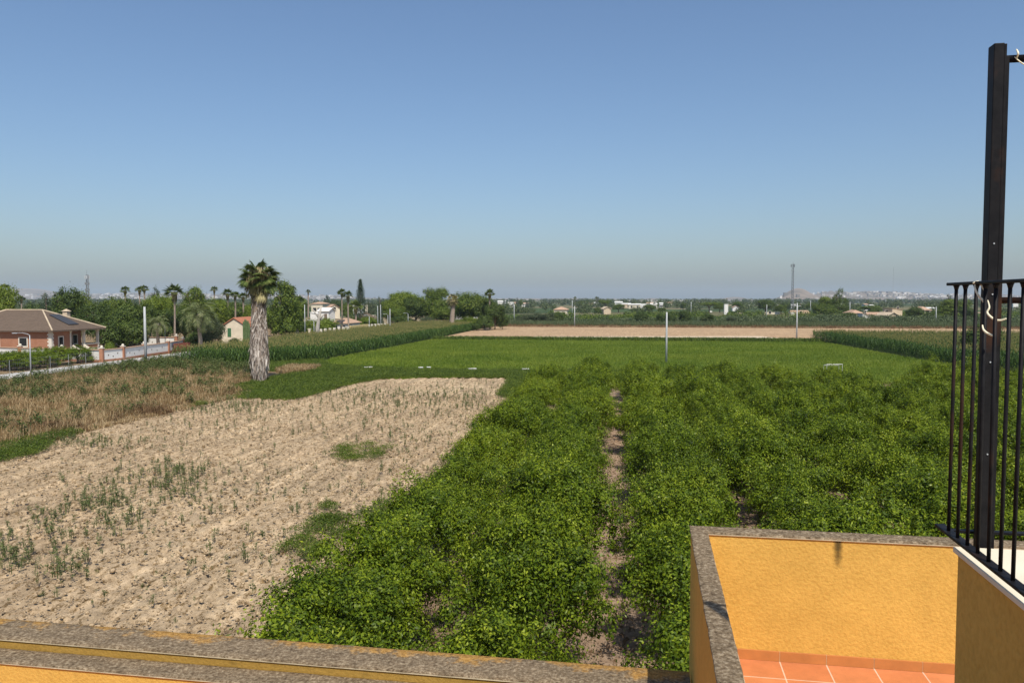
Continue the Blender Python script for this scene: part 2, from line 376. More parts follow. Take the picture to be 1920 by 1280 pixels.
M['tiles'] = mat('terracotta_tiles', tile((0.48, 0.165, 0.06), (0.56, 0.215, 0.085), 0.385, 0.385, (0.019, 0.188)))
M['skirting'] = flat('terracotta_skirting', (0.46, 0.19, 0.06), 0.5, 0.15, 4)
M['marble'] = flat('cream_stone_slab', (0.72, 0.645, 0.49), 0.6, 0.08, 3)
def blackb(n):
    f = noise(n, 14, 6, 0.7); s = noise(n, 2.2, 5, 0.6)
    c = ramp(n, f, [(0.3, (0.006, 0.006, 0.007)), (0.7, (0.017, 0.016, 0.017))])
    rf = ramp(n, s, [(0.54, (0, 0, 0)), (0.68, (0.8,) * 3)]); c = mixc(n, rf, c, (0.06, 0.026, 0.013))
    n.link(princ(n, c, 0.5, noise(n, 60, 3), 0.15, 0.003, 0.10).outputs[0], n.out.inputs[0])
M['black'] = mat('black_painted_iron', blackb)
M['strap'] = flat('cream_plastic', (0.78, 0.72, 0.52), 0.5, 0.08)

# ------------------------------------------------------------------ leaf and frond generators
def unit(a): return a / np.maximum(np.linalg.norm(a, axis=-1, keepdims=True), 1e-9)
def leaf_quads(C, N, L, Wd, rng, droop=0.0):
    n = len(C); r = rng.normal(size=(n, 3)); N = unit(N)
    T = unit(np.cross(N, r)); B = np.cross(N, T)
    T = unit(T + np.array([0, 0, -droop])) if droop else T
    L = (L * rng.uniform(0.6, 1.3, n))[:, None]; Wd = (Wd * rng.uniform(0.7, 1.2, n))[:, None]
    V = np.stack([C - T * L / 2, C + B * Wd / 2 + N * L * .06, C + T * L / 2, C - B * Wd / 2 + N * L * .06], 1).reshape(-1, 3)
    return V, np.arange(4 * n).reshape(-1, 4)
def crown_pts(blobs, nclump, nleaf, sig, rng, shell=(0.72, 1.0), upbias=0.35, zmin=None, wd=.7, wo=.9, wr=.38):
    """clumps on the shell of several ellipsoids, leaves about each clump"""
    w = np.array([b[1][0] * b[1][1] + b[1][0] * b[1][2] for b in blobs]); w = w / w.sum()
    which = rng.choice(len(blobs), nclump, p=w)
    d = unit(rng.normal(size=(nclump, 3))); d[:, 2] = np.where(d[:, 2] < -0.5, -d[:, 2] * 0.5, d[:, 2]); d = unit(d)
    rad = rng.uniform(shell[0], shell[1], nclump)[:, None]
    c = np.array([blobs[i][0] for i in which]); e = np.array([blobs[i][1] for i in which])
    cc = c + d * e * rad
    k = nleaf
    C = np.repeat(cc, k, 0); D = np.repeat(d, k, 0)
    off = rng.normal(size=(len(C), 3)) * sig * rng.uniform(0.5, 1.25, nclump).repeat(k)[:, None]
    P = C + off
    N = unit(D * wd + unit(off) * wo + rng.normal(size=P.shape) * wr + np.array([0, 0, upbias]))
    if zmin is not None:
        q = P[:, 2] > zmin; P = P[q]; N = N[q]
    return P, N
def crown_mesh(name, blobs, nclump, nleaf, sig, L, Wd, m, seed, **k):
    rng = np.random.default_rng(seed)
    P, N = crown_pts(blobs, nclump, nleaf, sig, rng, **k)
    V, Q = leaf_quads(P, N, L, Wd, rng)
    return np_mesh(name, V, Q, m)
def rand_blobs(n, seed, zc=0.62, zr=0.26, rad=0.26, spread=0.26):
    rng = random.Random(seed); b = [((0, 0, zc), (0.36, 0.36, zr * 1.15))]
    for i in range(n):
        a = 2 * math.pi * i / n + rng.uniform(-.4, .4); q = rng.uniform(.6, 1.1) * spread
        r = rad * rng.uniform(.7, 1.1)
        b.append(((q * math.cos(a), q * math.sin(a), zc + rng.uniform(-.8, .8) * zr * 0.7), (r, r, r * rng.uniform(.6, .9))))
    return b
def limbs_mesh(name, m, h=0.45, r=0.03, seed=0, n=5, spread=0.3, top=0.75):
    rng = random.Random(seed); b = MB()
    b.tube([(0, 0, -0.02), (rng.uniform(-.02, .02), 0, h * .5), (rng.uniform(-.03, .03), rng.uniform(-.03, .03), h)], [r * 1.25, r, r * .85], 8)
    for i in range(n):
        a = 2 * math.pi * i / n + rng.uniform(-.3, .3); s = spread * rng.uniform(.7, 1.1)
        b.tube([(0, 0, h * .75), (s * .4 * math.cos(a), s * .4 * math.sin(a), h + (top - h) * .35), (s * math.cos(a), s * math.sin(a), top * rng.uniform(.9, 1.05))], [r * .6, r * .42, r * .15], 6)
    return b.mesh(name, m, True)
def wood_limbs(h, seed): return limbs_mesh('trunk', M['bark'], h, 0.035, seed)

# unit trees: height 1, width 1; each a crown mesh and a trunk mesh
TREES = {}
def reg(kind, crown, trunk): TREES.setdefault(kind, []).append((crown, trunk))
for i in range(3):
    reg('broad', crown_mesh('crown', rand_blobs(9, 10 + i, .58, .34, .24, .27), 420, 34, .045, .032, .022, M['broad'], 20 + i), limbs_mesh('trunk', M['bark'], .3, .03, i))
    reg('light', crown_mesh('crown', rand_blobs(8, 30 + i, .56, .34, .26, .25), 400, 32, .045, .032, .022, M['light'], 40 + i), limbs_mesh('trunk', M['bark'], .3, .03, 5 + i))
    reg('dark', crown_mesh('crown', rand_blobs(9, 50 + i, .56, .36, .25, .25), 420, 34, .045, .034, .024, M['dark'], 60 + i), limbs_mesh('trunk', M['bark'], .28, .03, 9 + i))
for i in range(2):
    reg('bush', crown_mesh('crown', rand_blobs(8, 70 + i, .48, .42, .28, .24), 300, 30, .06, .045, .03, M['dark'], 80 + i), limbs_mesh('trunk', M['bark'], .2, .02, 12 + i))
    reg('lightbush', crown_mesh('crown', rand_blobs(8, 74 + i, .48, .42, .28, .24), 300, 30, .06, .045, .03, M['light'], 84 + i), limbs_mesh('trunk', M['bark'], .2, .02, 14 + i))
    reg('greybush', crown_mesh('crown', rand_blobs(8, 78 + i, .48, .42, .28, .24), 300, 28, .06, .045, .02, M['grey'], 88 + i), limbs_mesh('trunk', M['bark'], .2, .02, 16 + i))
rr = random.Random(4)
for i in range(2):      # open, layered pines
    bl = [((.26 * math.cos(a) * rr.uniform(.4, 1.1), .26 * math.sin(a) * rr.uniform(.4, 1.1), z), (.2, .2, .07)) for k in range(20) for a, z in [(k * 2.4, .2 + .75 * k / 20)]]
    bl = [((c[0] * (1.25 - c[2] * .8), c[1] * (1.25 - c[2] * .8), c[2]), (e[0] * (1.3 - c[2] * .6), e[1] * (1.3 - c[2] * .6), e[2])) for c, e in bl]
    reg('pine', crown_mesh('crown', bl, 430, 34, .035, .034, .018, M['broad'], 100 + i), limbs_mesh('trunk', M['bark'], .6, .025, 20 + i, 6, .25, .9))
    bl = [((.26 * math.cos(k * 2.4), .26 * math.sin(k * 2.4), .78 + .05 * math.sin(k * 5)), (.22, .22, .12)) for k in range(7)]
    reg('umbrella', crown_mesh('crown', bl, 260, 34, .04, .032, .016, M['broad'], 110 + i), limbs_mesh('trunk', M['bark'], .55, .03, 22 + i, 6, .28, .8))
    bl = [((rr.uniform(-.05, .05), rr.uniform(-.05, .05), z / 14), (.46 * (1 - z / 15) ** .8, .46 * (1 - z / 15) ** .8, .07)) for z in range(1, 14)]
    reg('conifer', crown_mesh('crown', bl, 330, 30, .03, .03, .018, M['needle'], 120 + i), limbs_mesh('trunk', M['bark'], .8, .022, 24 + i, 3, .1, .9))
def norfolk():
    rng = np.random.default_rng(7); P = []; N = []
    for k in range(27):
        z = .08 + .90 * k / 26; r = .5 * (1 - z) ** .8 + .03
        nb = 6
        for j in range(nb):
            a = 2 * math.pi * j / nb + k * .5 + rng.uniform(-.15, .15)
            m = 60; q = rng.uniform(.1, 1, m) ** .7
            x = np.cos(a) * r * q + rng.normal(0, .035, m) * q; y = np.sin(a) * r * q + rng.normal(0, .035, m) * q
            zz = z + .02 * q ** 2 - .025 * q + rng.normal(0, .012, m)
            P.append(np.stack([x, y, zz], 1)); N.append(np.tile([0, 0, 1.], (m, 1)) + rng.normal(0, .5, (m, 3)))
    V, Q = leaf_quads(np.concatenate(P), np.concatenate(N), .035, .016, rng); return np_mesh('crown', V, Q, M['needle'])
reg('norfolk', norfolk(), limbs_mesh('trunk', M['bark'], .96, .022, 3, 0))
def eucalypt():
    bl = [((.05, 0, .86), (.14, .14, .12)), ((-.03, .02, .72), (.16, .16, .10)), ((-.16, 0, .55), (.26, .24, .16)), ((.14, .05, .5), (.3, .28, .2)), ((0, -.05, .3), (.42, .38, .2)), ((.2, 0, .25), (.26, .26, .16)), ((-.25, 0, .3), (.22, .22, .16))]
    return crown_mesh('crown', bl, 420, 32, .035, .03, .016, M['dark'], 131)
reg('eucalyptus', eucalypt(), limbs_mesh('trunk', M['bark'], .6, .03, 31))
reg('column', crown_mesh('crown', [((0, 0, .5), (.42, .42, .5))], 260, 30, .05, .03, .02, M['dark'], 132, shell=(.5, .95)), limbs_mesh('trunk', M['bark'], .5, .03, 33, 0))

tcount = {}
NAMES = {'lemonbush': 'citrus_shrub', 'broad': 'broadleaf_tree', 'light': 'broadleaf_tree', 'dark': 'broadleaf_tree', 'bush': 'bush', 'lightbush': 'bush', 'greybush': 'bush', 'pine': 'pine_tree', 'umbrella': 'umbrella_pine', 'conifer': 'conifer_tree', 'norfolk': 'norfolk_pine', 'eucalyptus': 'eucalyptus_tree', 'column': 'cypress_tree'}
def tree(kind, px, ytop, D, wpx, label, cat=None, group=None, seed=None, z0=0.0, h=None):
    k = tcount.get(kind, 0); tcount[kind] = k + 1
    c, t = TREES[kind][k % len(TREES[kind])]
    x = xat(px, D); H = h if h else zat(ytop, D) - z0; Wm = wpx / FPX * D * (1.14 if kind != 'conifer' else 1.3); H *= 1.03
    o = empty(NAMES[kind], (x, D, z0), (k * 2.399) % 6.28, label, cat or ('bush' if 'bush' in kind else 'tree'), group, (Wm, Wm, H))
    link('crown', c, o); link('trunk', t, o)
    return o

# fans of the tall Washingtonia palms
def fan_crown(n, seed, m, seg=13, R0=1.0, down=-0.9, stalk=0.55, top=.995, droop=.22):
    rng = random.Random(seed); V = []; Q = []
    for i in range(n):
        f = (i + .5) / n; el = math.asin(top - (top - down) * f); az = i * 2.39996 + rng.uniform(-.25, .25)
        d = Vector((math.cos(el) * math.cos(az), math.cos(el) * math.sin(az), math.sin(el)))
        sl = stalk * rng.uniform(.75, 1.1) * R0
        e = d * sl + Vector((0, 0, -.10 * sl * math.cos(el)))
        side = d.cross(Vector((0, 0, 1)))
        if side.length < .2: side = Vector((math.sin(az), -math.cos(az), 0))
        tw = rng.uniform(-.5, .5); side.normalize(); up = side.cross(d).normalized(); side = (side * math.cos(tw) + up * math.sin(tw)); up = side.cross(d).normalized()
        w = .014 * R0; b = len(V)
        V += [tuple(side * w), tuple(-side * w), tuple(e - side * w), tuple(e + side * w)]; Q.append((b, b + 1, b + 2, b + 3))
        fl = R0 * (1 - stalk) * rng.uniform(.95, 1.25)
        for j in range(seg):
            a = (j / (seg - 1) - .5) * 2.7
            q = (d * math.cos(a) + side * math.sin(a)).normalized(); L = fl * (1 - .16 * abs(a)) * rng.uniform(.88, 1.08)
            cup = .12 * abs(a)
            mid = e + q * L * .5 + up * L * (.03 + cup * .4); tip = e + q * L + up * L * cup * .2 + Vector((0, 0, -L * droop * (1 + abs(math.sin(a)))))
            ww = (q.cross(up)).normalized() * L * .078
            b = len(V); V += [tuple(e), tuple(mid + ww), tuple(tip), tuple(mid - ww)]; Q.append((b, b + 1, b + 2, b + 3))
    return np_mesh('crown', V, Q, m)
def feather_crown(n, seed, m, nl=26, R0=1.0):
    rng = random.Random(seed); V = []; Q = []
    for i in range(n):
        f = i / n; el = R(84) - R(100) * f ** .9; az = i * 2.39996
        pts = []; p = Vector((0, 0, 0)); e = el; st = R0 / 10 * rng.uniform(.9, 1.1)
        for k in range(11):
            pts.append(p.copy()); dd = Vector((math.cos(e) * math.cos(az), math.cos(e) * math.sin(az), math.sin(e))); p = p + dd * st; e -= R(8.0) + R(2.4) * k * .6
        side0 = Vector((-math.sin(az), math.cos(az), 0))
        for k in range(10):
            a, b_ = pts[k], pts[k + 1]; w = side0 * .012 * R0; b = len(V)
            V += [tuple(a + w), tuple(a - w), tuple(b_ - w), tuple(b_ + w)]; Q.append((b, b + 1, b + 2, b + 3))
        for k in range(nl):
            u = .12 + .88 * k / nl; x = u * 10; a = pts[min(10, int(x))].lerp(pts[min(10, int(x) + 1)], x - int(x)); dd = (pts[min(10, int(x) + 1)] - pts[min(9, int(x))]).normalized()
            up = side0.cross(dd); L = R0 * .20 * math.sin(math.pi * min(1, .15 + u * .8)) + .04
            for sg in (-1, 1):
                q = (side0 * sg + dd * .75 + up * rng.uniform(.0, -.5)).normalized(); t = a + q * L + Vector((0, 0, -L * .25)); mm = a + q * L * .5; ww = dd * .013 * R0
                b = len(V); V += [tuple(a), tuple(mm + ww), tuple(t), tuple(mm - ww)]; Q.append((b, b + 1, b + 2, b + 3))
    return np_mesh('crown', V, Q, m)
def skirt_mesh(h0, h1, r0, r1, n, L, seed, m, wid=.07, name='dead_fronds'):
    """hanging strips of dead fronds round a trunk from height h0 to h1"""
    rng = np.random.default_rng(seed); V = []; Q = []
    for i in range(n):
        f = rng.uniform(0, 1); z = h0 + (h1 - h0) * f; a = rng.uniform(0, 6.283); r = (r0 + (r1 - r0) * f) * rng.uniform(.75, 1.08)
        l = L * rng.uniform(.6, 1.3); w = wid * rng.uniform(.5, 1.3); d = np.array([math.cos(a), math.sin(a), 0]); s = np.array([-math.sin(a), math.cos(a), 0])
        jit = rng.uniform(-.5, .5)
        p0 = d * r * .82 + [0, 0, z + l * .45]; p1 = d * r * 1.0 + s * jit * .12 + [0, 0, z]; p2 = d * r * rng.uniform(1.0, 1.22) + s * jit * .3 + [0, 0, z - l * .55]
        p2[2] = max(p2[2], .02)
        b = len(V); tw = s * w + d * rng.uniform(-.6, .6) * w
        V += [p0 - tw * .4, p0 + tw * .4, p1 + tw, p1 - tw]; Q.append((b, b + 1, b + 2, b + 3))
        b = len(V); V += [p1 - tw, p1 + tw, p2 + tw * .25, p2 - tw * .25]; Q.append((b, b + 1, b + 2, b + 3))
    return np_mesh(name, V, Q, m)
FANC = [fan_crown(24, 1, M['fan'], down=-.30, stalk=.46, droop=.08), fan_crown(21, 2, M['fan'], down=-.2, stalk=.46, droop=.1)]
FANOLD = fan_crown(44, 3, M['oldfrond'], down=-.95)
FSKIRT = skirt_mesh(-.8, -.1, .16, .26, 90, .45, 5, M['oldfrond'], .05)
def utrunk():
    b = MB(); rings = [(-.01, 1.2, 0), (.04, 1.0, .02), (.3, .85, .3), (.65, .76, -.1), (1, .8, 0)]; k = 9
    for z, r, x in rings: b.v += [(x + r * math.cos(j * 6.2832 / k), r * math.sin(j * 6.2832 / k), z) for j in range(k)]
    for i in range(len(rings) - 1): b.f += [(i * k + j, i * k + (j + 1) % k, (i + 1) * k + (j + 1) % k, (i + 1) * k + j) for j in range(k)]
    b.f.append(tuple(4 * k + j for j in range(k))); return b.mesh('trunk', M['palmbark'], True)
UTR = utrunk()
DATEC = [feather_crown(34, 8, M['feather'], 26), feather_crown(26, 9, M['feather'], 24)]
pk = [0]
def fan_palm(px, yc, D, rpx, label, tr=.22, group=None, crown=None, z0=0):
    x = xat(px, D); r = rpx / FPX * D; zc = zat(yc, D) - z0; pk[0] += 1
    o = empty('fan_palm', (x, D, z0), pk[0] * 1.7, label, 'palm tree', group)
    link('crown', crown or FANC[pk[0] % 2], o, (0, 0, zc), (0, 0, 0), (r, r, r))
    link('dead_fronds', FSKIRT, o, (0, 0, zc), (0, 0, 0), (r, r, r * 1.1))
    link('trunk', UTR, o, (0, 0, 0), (0, 0, 0), (tr, tr, zc))
    return o
def date_palm(px, yc, D, rpx, label, k=0, tr=.3):
    x = xat(px, D); r = rpx / FPX * D * 1.12; zc = zat(yc, D)
    o = empty('date_palm', (x, D, 0), k * 1.3, label, 'palm tree')
    link('crown', DATEC[k % 2], o, (0, 0, zc), (0, 0, 0), (r, r, r))
    link('dead_fronds', skirt_mesh(-.42 * r, .0, .35, .6, 260, .34 * r, 77 + k, M['skirt'], .05), o, (0, 0, zc))
    link('trunk', UTR, o, (0, 0, 0), (0, 0, 0), (tr, tr, zc))
    return o

# ------------------------------------------------------------------ scattering many copies of a small template into one mesh
def scatter(name, templates, pts, rot, scl, mats, hs=None, tilt=None):
    """templates: list of (V, Q, midx)"""
    rng = np.random.default_rng(5); which = rng.integers(0, len(templates), len(pts)); AV = []; AQ = []; AM = []; base = 0
    hs = np.ones(len(pts)) if hs is None else hs
    for k, (V, Q, mi) in enumerate(templates):
        s = which == k; P = pts[s]; r = rot[s]; sc = scl[s]; h = hs[s]
        if not len(P): continue
        c, sn = np.cos(r)[:, None], np.sin(r)[:, None]
        X = (V[None, :, 0] * c - V[None, :, 1] * sn) * sc[:, None]; Y = (V[None, :, 0] * sn + V[None, :, 1] * c) * sc[:, None]; Z = V[None, :, 2] * (sc * h)[:, None]
        W_ = np.stack([X + P[:, 0:1], Y + P[:, 1:2], Z + P[:, 2:3]], 2).reshape(-1, 3)
        q = (Q[None] + (np.arange(len(P)) * len(V))[:, None, None]).reshape(-1, 4) + base
        AV.append(W_); AQ.append(q); AM.append(np.tile(mi, len(P))); base += len(W_)
    return np_mesh(name, np.concatenate(AV), np.concatenate(AQ), mats, np.concatenate(AM))
def blades(n, h, w, spread, lean, seed, mi=0, leafy=0):
    rng = np.random.default_rng(seed); V = []; Q = []
    for i in range(n):
        a = rng.uniform(0, 6.28); r = spread * math.sqrt(rng.uniform(0, 1)); b = np.array([r * math.cos(a), r * math.sin(a), 0])
        a2 = rng.uniform(0, 6.28); s = np.array([-math.sin(a2), math.cos(a2), 0]) * w; H = h * rng.uniform(.6, 1.15); l = lean * rng.uniform(0, 1)
        d = np.array([math.cos(a2), math.sin(a2), 0]); m_ = b + d * l * .35 + [0, 0, H * .6]; t = b + d * l + [0, 0, H]
        k = len(V); V += [b - s, b + s, m_ + s * .8, m_ - s * .8]; Q.append((k, k + 1, k + 2, k + 3))
        k = len(V); V += [m_ - s * .8, m_ + s * .8, t + s * .12, t - s * .12]; Q.append((k, k + 1, k + 2, k + 3))
        for j in range(leafy):
            z = H * rng.uniform(.2, .95); a3 = rng.uniform(0, 6.28); dd = np.array([math.cos(a3), math.sin(a3), .5]); L = h * .28; c = b + [0, 0, z]; ss = np.array([-math.sin(a3), math.cos(a3), 0]) * L * .18
            k = len(V); V += [c, c + dd * L * .5 + ss, c + dd * L, c + dd * L * .5 - ss]; Q.append((k, k + 1, k + 2, k + 3))
    return np.array(V), np.array(Q), np.full(len(Q), mi)
def inpoly(x, y, poly):
    r = np.zeros(len(x), bool); n = len(poly)
    for i in range(n):
        x1, y1 = poly[i]; x2, y2 = poly[(i + 1) % n]
        c = ((y1 > y) != (y2 > y)) & (x < (x2 - x1) * (y - y1) / (y2 - y1 + 1e-12) + x1); r ^= c
    return r
def polyscatter(poly, n, rng, z=0.0):
    p = np.array(poly); x = rng.uniform(p[:, 0].min(), p[:, 0].max(), n * 4); y = rng.uniform(p[:, 1].min(), p[:, 1].max(), n * 4)
    k = inpoly(x, y, poly); x = x[k][:n]; y = y[k][:n]
    return np.stack([x, y, np.full(len(x), z)], 1)
def stuff(name, me, label, cat): return tag(link(name, me), label, cat, kind='stuff')
def jag(pts, step=1.2, amp=.5, seed=0, only=None):
    r = random.Random(seed); out = []
    for i, (x, y) in enumerate(pts):
        x2, y2 = pts[(i + 1) % len(pts)]; L = math.hypot(x2 - x, y2 - y); n = max(1, int(L / step)) if (only is None or i in only) else 1
        for k in range(n):
            f = k / n; a = amp if k else 0; out.append((x + (x2 - x) * f + r.uniform(-a, a), y + (y2 - y) * f + r.uniform(-a, a)))
    return out
def sheet(name, pts, z, m, thick=0.0):
    b = MB(); n = len(pts)
    b.poly([(x, y, z) for x, y in pts])
    if thick:
        for i in range(n):
            j = (i + 1) % n; b.poly([(*pts[i], z - thick), (*pts[j], z - thick), (*pts[j], z), (*pts[i], z)])
    o = b.obj(name, m); o['kind'] = 'structure'; return o

# ================================================================== GROUND
sheet('ground', [(-14000, -300), (14000, -300), (14000, 13000), (-14000, 13000)], -0.45, M['farground'])
# bare field: clods really stand up from it
def soil_grid():
    s = np.arange(-40, -5.5, .115); t = [9.0]
    while t[-1] < 96: t.append(t[-1] + (.09 if t[-1] < 22 else .09 + (t[-1] - 22) * .0042))
    t = np.array(t); S, T = np.meshgrid(s, t)
    X, Y = ST_np(S, T)
    h = (fbm(S * .9, T * .6, 3, 3) - .5) * .12
    h += (fbm(S * 2.6, T * .30, 31, 3) - .5) * .25                      # old furrows along the rows
    c = fbm(S * 5.0, T * 3.0, 9, 3); h += np.clip(c - .45, 0, .3) * .26 * (0.5 + fbm(S * .3, T * .3, 40, 2))
    p = vnoise(S * 4.4, T * 3.0, 77); h -= np.clip(p - .62, 0, .25) * .55     # pits and cracks
    h += .03 * np.sin(S * 2 * math.pi / 1.15 + fbm(S * .2, T * .1, 6, 2) * 3)
    h -= .1
    edge = np.clip((S + 9.5) / 2.5, 0, 1); h = h * (1 - .7 * edge)
    V = np.stack([X, Y, h], -1).reshape(-1, 3); ns = len(s)
    i = np.arange(len(t) - 1)[:, None] * ns + np.arange(ns - 1)[None]; Q = np.stack([i, i + 1, i + ns + 1, i + ns], -1).reshape(-1, 4)
    me = np_mesh('bare_field', V, Q, M['soil'], smooth=True); o = link('bare_field', me); o['kind'] = 'structure'
soil_grid()
sheet('orchard_floor', [ST(-8.6, 6), ST(60, 6), ST(75, 100), ST(-9.2, 84)], -0.02, M['soil2'])
sheet('yard', [ST(-40, 5), ST(-5.6, 5), ST(-5.6, 9.05), ST(-40, 9.05)], -0.05, M['soil'])
GF = [ST(-42.5, 116), ST(-46, 100), ST(-26, 93), ST(-11, 93.5), ST(-8, 84), ST(10, 84), ST(75, 84), ST(46, 104), ST(43.5, 180.6), ST(-40, 180.6)]
sheet('green_field', GF, -0.03, M['gfield'])
sheet('tan_field', [ST(-41, 180.5), ST(43.5, 180.5), ST(175, 178), ST(190, 258), ST(-40, 262)], -0.04, M['tan'])
sheet('ditch_bank', [ST(-60, 262), ST(200, 258), ST(200, 290), ST(-60, 290)], 0.35, M['bank'], 0.6)
sheet('dirt_track', [G(1425, 630), G(1520, 638.5), G(1480, 639), G(1452, 635.0), G(1400, 632.2), G(1000, 631.5), G(1000, 630.2), G(1380, 630.2)], -0.02, M['track'])
sheet('verge_ground', jag([ST(-66.8, 60), ST(-36.3, 30), ST(-36.0, 50), ST(-35.2, 66), ST(-34.5, 70), ST(-36.5, 76), ST(-37.5, 92), ST(-46, 100), ST(-42.5, 113), ST(-60.5, 113), ST(-66.8, 113)], 1.0, .45, 3, (1, 2, 3, 4, 5, 6)), 0.07, M['bank'], 0.28)
sheet('weedy_ground', jag([ST(-36.5, 69.5), ST(-28.6, 69.2), ST(-28.2, 82), ST(-26.2, 89), ST(-20, 91), ST(-11.5, 91.5), ST(-10.6, 80), ST(-8, 80), ST(-8, 100), ST(-38, 101)], 1.0, .4, 5, (0, 1, 2, 3, 4, 5)), 0.035, M['gfield'], 0.2)
sheet('verge_ground', [ST(-66.3, 20), ST(-37.5, 20), ST(-36.3, 30), ST(-66.3, 60)], 0.07, M['bank'], 0.28)
sheet('road', [ST(-71.4, 20), ST(-66.8, 20), ST(-66.8, 380), ST(-71.4, 380)], 0.16, M['concrete'], 0.4)
sheet('garden_ground', [ST(-140, 20), ST(-71.4, 20), ST(-71.4, 260), ST(-140, 260)], 0.10, M['bank'], 0.3)

# far hills as ranges of real terrain
def hills():
    D = np.linspace(3600, 12500, 90); A = np.linspace(-.72, .72, 420); AA, DD = np.meshgrid(A, D); X = AA * DD; px = 960 + AA * FPX
    def bump(c, w, h, d0, dw): return h * np.exp(-((px - c) / w) ** 2) * np.exp(-((DD - d0) / dw) ** 2)
    h = -4 + 0 * px
    h = h + bump(1495, 33, 105, 5200, 500) + bump(1545, 45, 42, 6400, 700)
    h = h + bump(1700, 150, 62, 7000, 1500) + bump(1850, 130, 78, 8600, 1100) + bump(1620, 90, 44, 6600, 900)
    h = h + bump(1378, 30, 38, 7600, 700) + bump(1225, 22, 20, 7600, 700)
    h = h + bump(60, 95, 118, 9500, 1300) + bump(-80, 150, 120, 9500, 1300) + bump(230, 130, 72, 8200, 1200) + bump(420, 160, 62, 8200, 1100) + bump(620, 120, 40, 8200, 1100) + bump(1020, 260, 28, 8200, 1100)
    h = -4 + (h + 4) * .80 * (.82 + .36 * fbm(X * .0016, DD * .0016, 5, 4)); h = np.maximum(h, -6) + 8 * (fbm(X * .004, DD * .004, 8, 3) - .5) * (h > 5)
    V = np.stack([X, DD, h], -1).reshape(-1, 3); n = len(A)
    i = np.arange(len(D) - 1)[:, None] * n + np.arange(n - 1)[None]; Q = np.stack([i, i + 1, i + n + 1, i + n], -1).reshape(-1, 4)
    o = link('hills', np_mesh('hills', V, Q, M['hill'], smooth=True)); o['kind'] = 'structure'
    return V.reshape(len(D), n, 3), D, A
HV, HD, HA = hills()
def hill_z(px, D):
    a = (px - 960) / FPX; j = int(np.clip(np.searchsorted(HA, a), 0, len(HA) - 1)); i = int(np.clip(np.searchsorted(HD, D), 0, len(HD) - 1)); return float(HV[i, j, 2])

# ================================================================== THE YELLOW BUILDING (own frame: x along the facade, y outwards)
ob = lambda name, label, cat: empty(name, (0, 0, CZ), -BA, label, cat)
# parapet on the left: two copings with a strip of wall between them
pw = ob('parapet_wall', 'long yellow parapet with two stepped mottled grey copings along the bottom left', 'wall')
MB().box(-14, .366, 6.506, 6.89, -9.1, -3.216).obj('wall', M['stucco'], pw)
MB().box(-14, .366, 6.262, 6.504, -9.1, -3.316).obj('wall', M['stucco'], pw)
def wavy_coping(x0, x1, y0, y1, z0, z1, m, parent, seed=0, along='x', name='coping'):
    """a hand trowelled slab: its long edges wander a few millimetres and its top is uneven"""
    n = int((x1 - x0) / .05) if along == 'x' else int((y1 - y0) / .05)
    L = np.linspace(0, 1, n + 1); r = np.random.default_rng(seed)
    ea = (fbm(L * n * .35, L * 0 + 1.5, seed + 1, 4) - .47) * .016; eb = (fbm(L * n * .35, L * 0 + 7.5, seed + 2, 4) - .47) * .016
    V = []; Q = []; K = 9
    for k in range(n + 1):
        ring = []
        if along == 'x': x = x0 + (x1 - x0) * L[k]; a, b = y0 + ea[k], y1 + eb[k]
        else: x = y0 + (y1 - y0) * L[k]; a, b = x0 + ea[k], x1 + eb[k]
        pts = [(a, z0), (a, z1 - .004), (a + .005, z1)] + [(a + (b - a) * t, z1 + .0035 * (vnoise(np.array(k * .6), np.array(t * 9.0), seed) - .3)) for t in (.2, .4, .6, .8)] + [(b - .005, z1), (b, z1 - .004), (b, z0)]
        for (u, z) in pts: V.append((x, u, float(z)) if along == 'x' else (u, x, float(z)))
    m_ = len(pts)
    for k in range(n):
        for t in range(m_ - 1): q = k * m_ + t; Q.append((q, q + 1, q + m_ + 1, q + m_) if along != 'x' else (q, q + m_, q + m_ + 1, q + 1))
        Q.append((k * m_ + m_ - 1, k * m_, (k + 1) * m_, (k + 1) * m_ + m_ - 1))
    return link(name, np_mesh(name, V, Q, m), parent)
MB().box(-14, .3655, 6.5035, 6.507, -3.299, -3.2165).obj('ochre_strip', M['ochre'], pw)  # strip between the copings, coloured darker than the walls
wavy_coping(-14.0, .364, 6.494, 6.90, -3.214, -3.20, M['coping'], pw, 1)
wavy_coping(-14.0, .363, 6.25, 6.503, -3.314, -3.30, M['coping2'], pw, 2)
MB().box(-14.0, .363, 6.4915, 6.5055, -3.2225, -3.2165).obj('mortar_edge', M['edge'], pw)
MB().box(-14.0, .362, 6.2475, 6.2615, -3.3225, -3.3165).obj('mortar_edge', M['edge'], pw)
# wing terrace
wt = ob('terrace_wing', 'yellow walled roof terrace with terracotta floor at the lower right', 'terrace')
MB().box(.382, .508, -2.0, 7.085, -9.1, -2.046).obj('side_wall', M['stucco'], wt)
MB().box(.382, 9.0, 7.088, 7.26, -9.1, -2.046).obj('end_wall', M['stucco'], wt)
wavy_coping(.370, .518, -2.0, 7.108, -2.044, -2.03, M['coping2'], wt, 3, 'y')
wavy_coping(.370, 9.0, 7.080, 7.276, -2.0445, -2.029, M['coping2'], wt, 4)
MB().box(.5085, .5205, -2.0, 7.07, -2.051, -2.045).obj('mortar_edge', M['edge'], wt)
MB().box(.522, 9.0, 7.076, 7.0875, -2.051, -2.0455).obj('mortar_edge', M['edge'], wt)
MB().box(.51, 9.0, 2.0, 7.075, -3.35, -3.13).obj('tiled_floor', M['tiles'], wt)
sk = MB(); last = .512
for xx in [1.136 + .385 * i for i in range(-1, 20)]:
    if xx < last: continue
    sk.box(last + .002, xx - .002, 7.066, 7.0865, -3.128, -3.045); last = xx
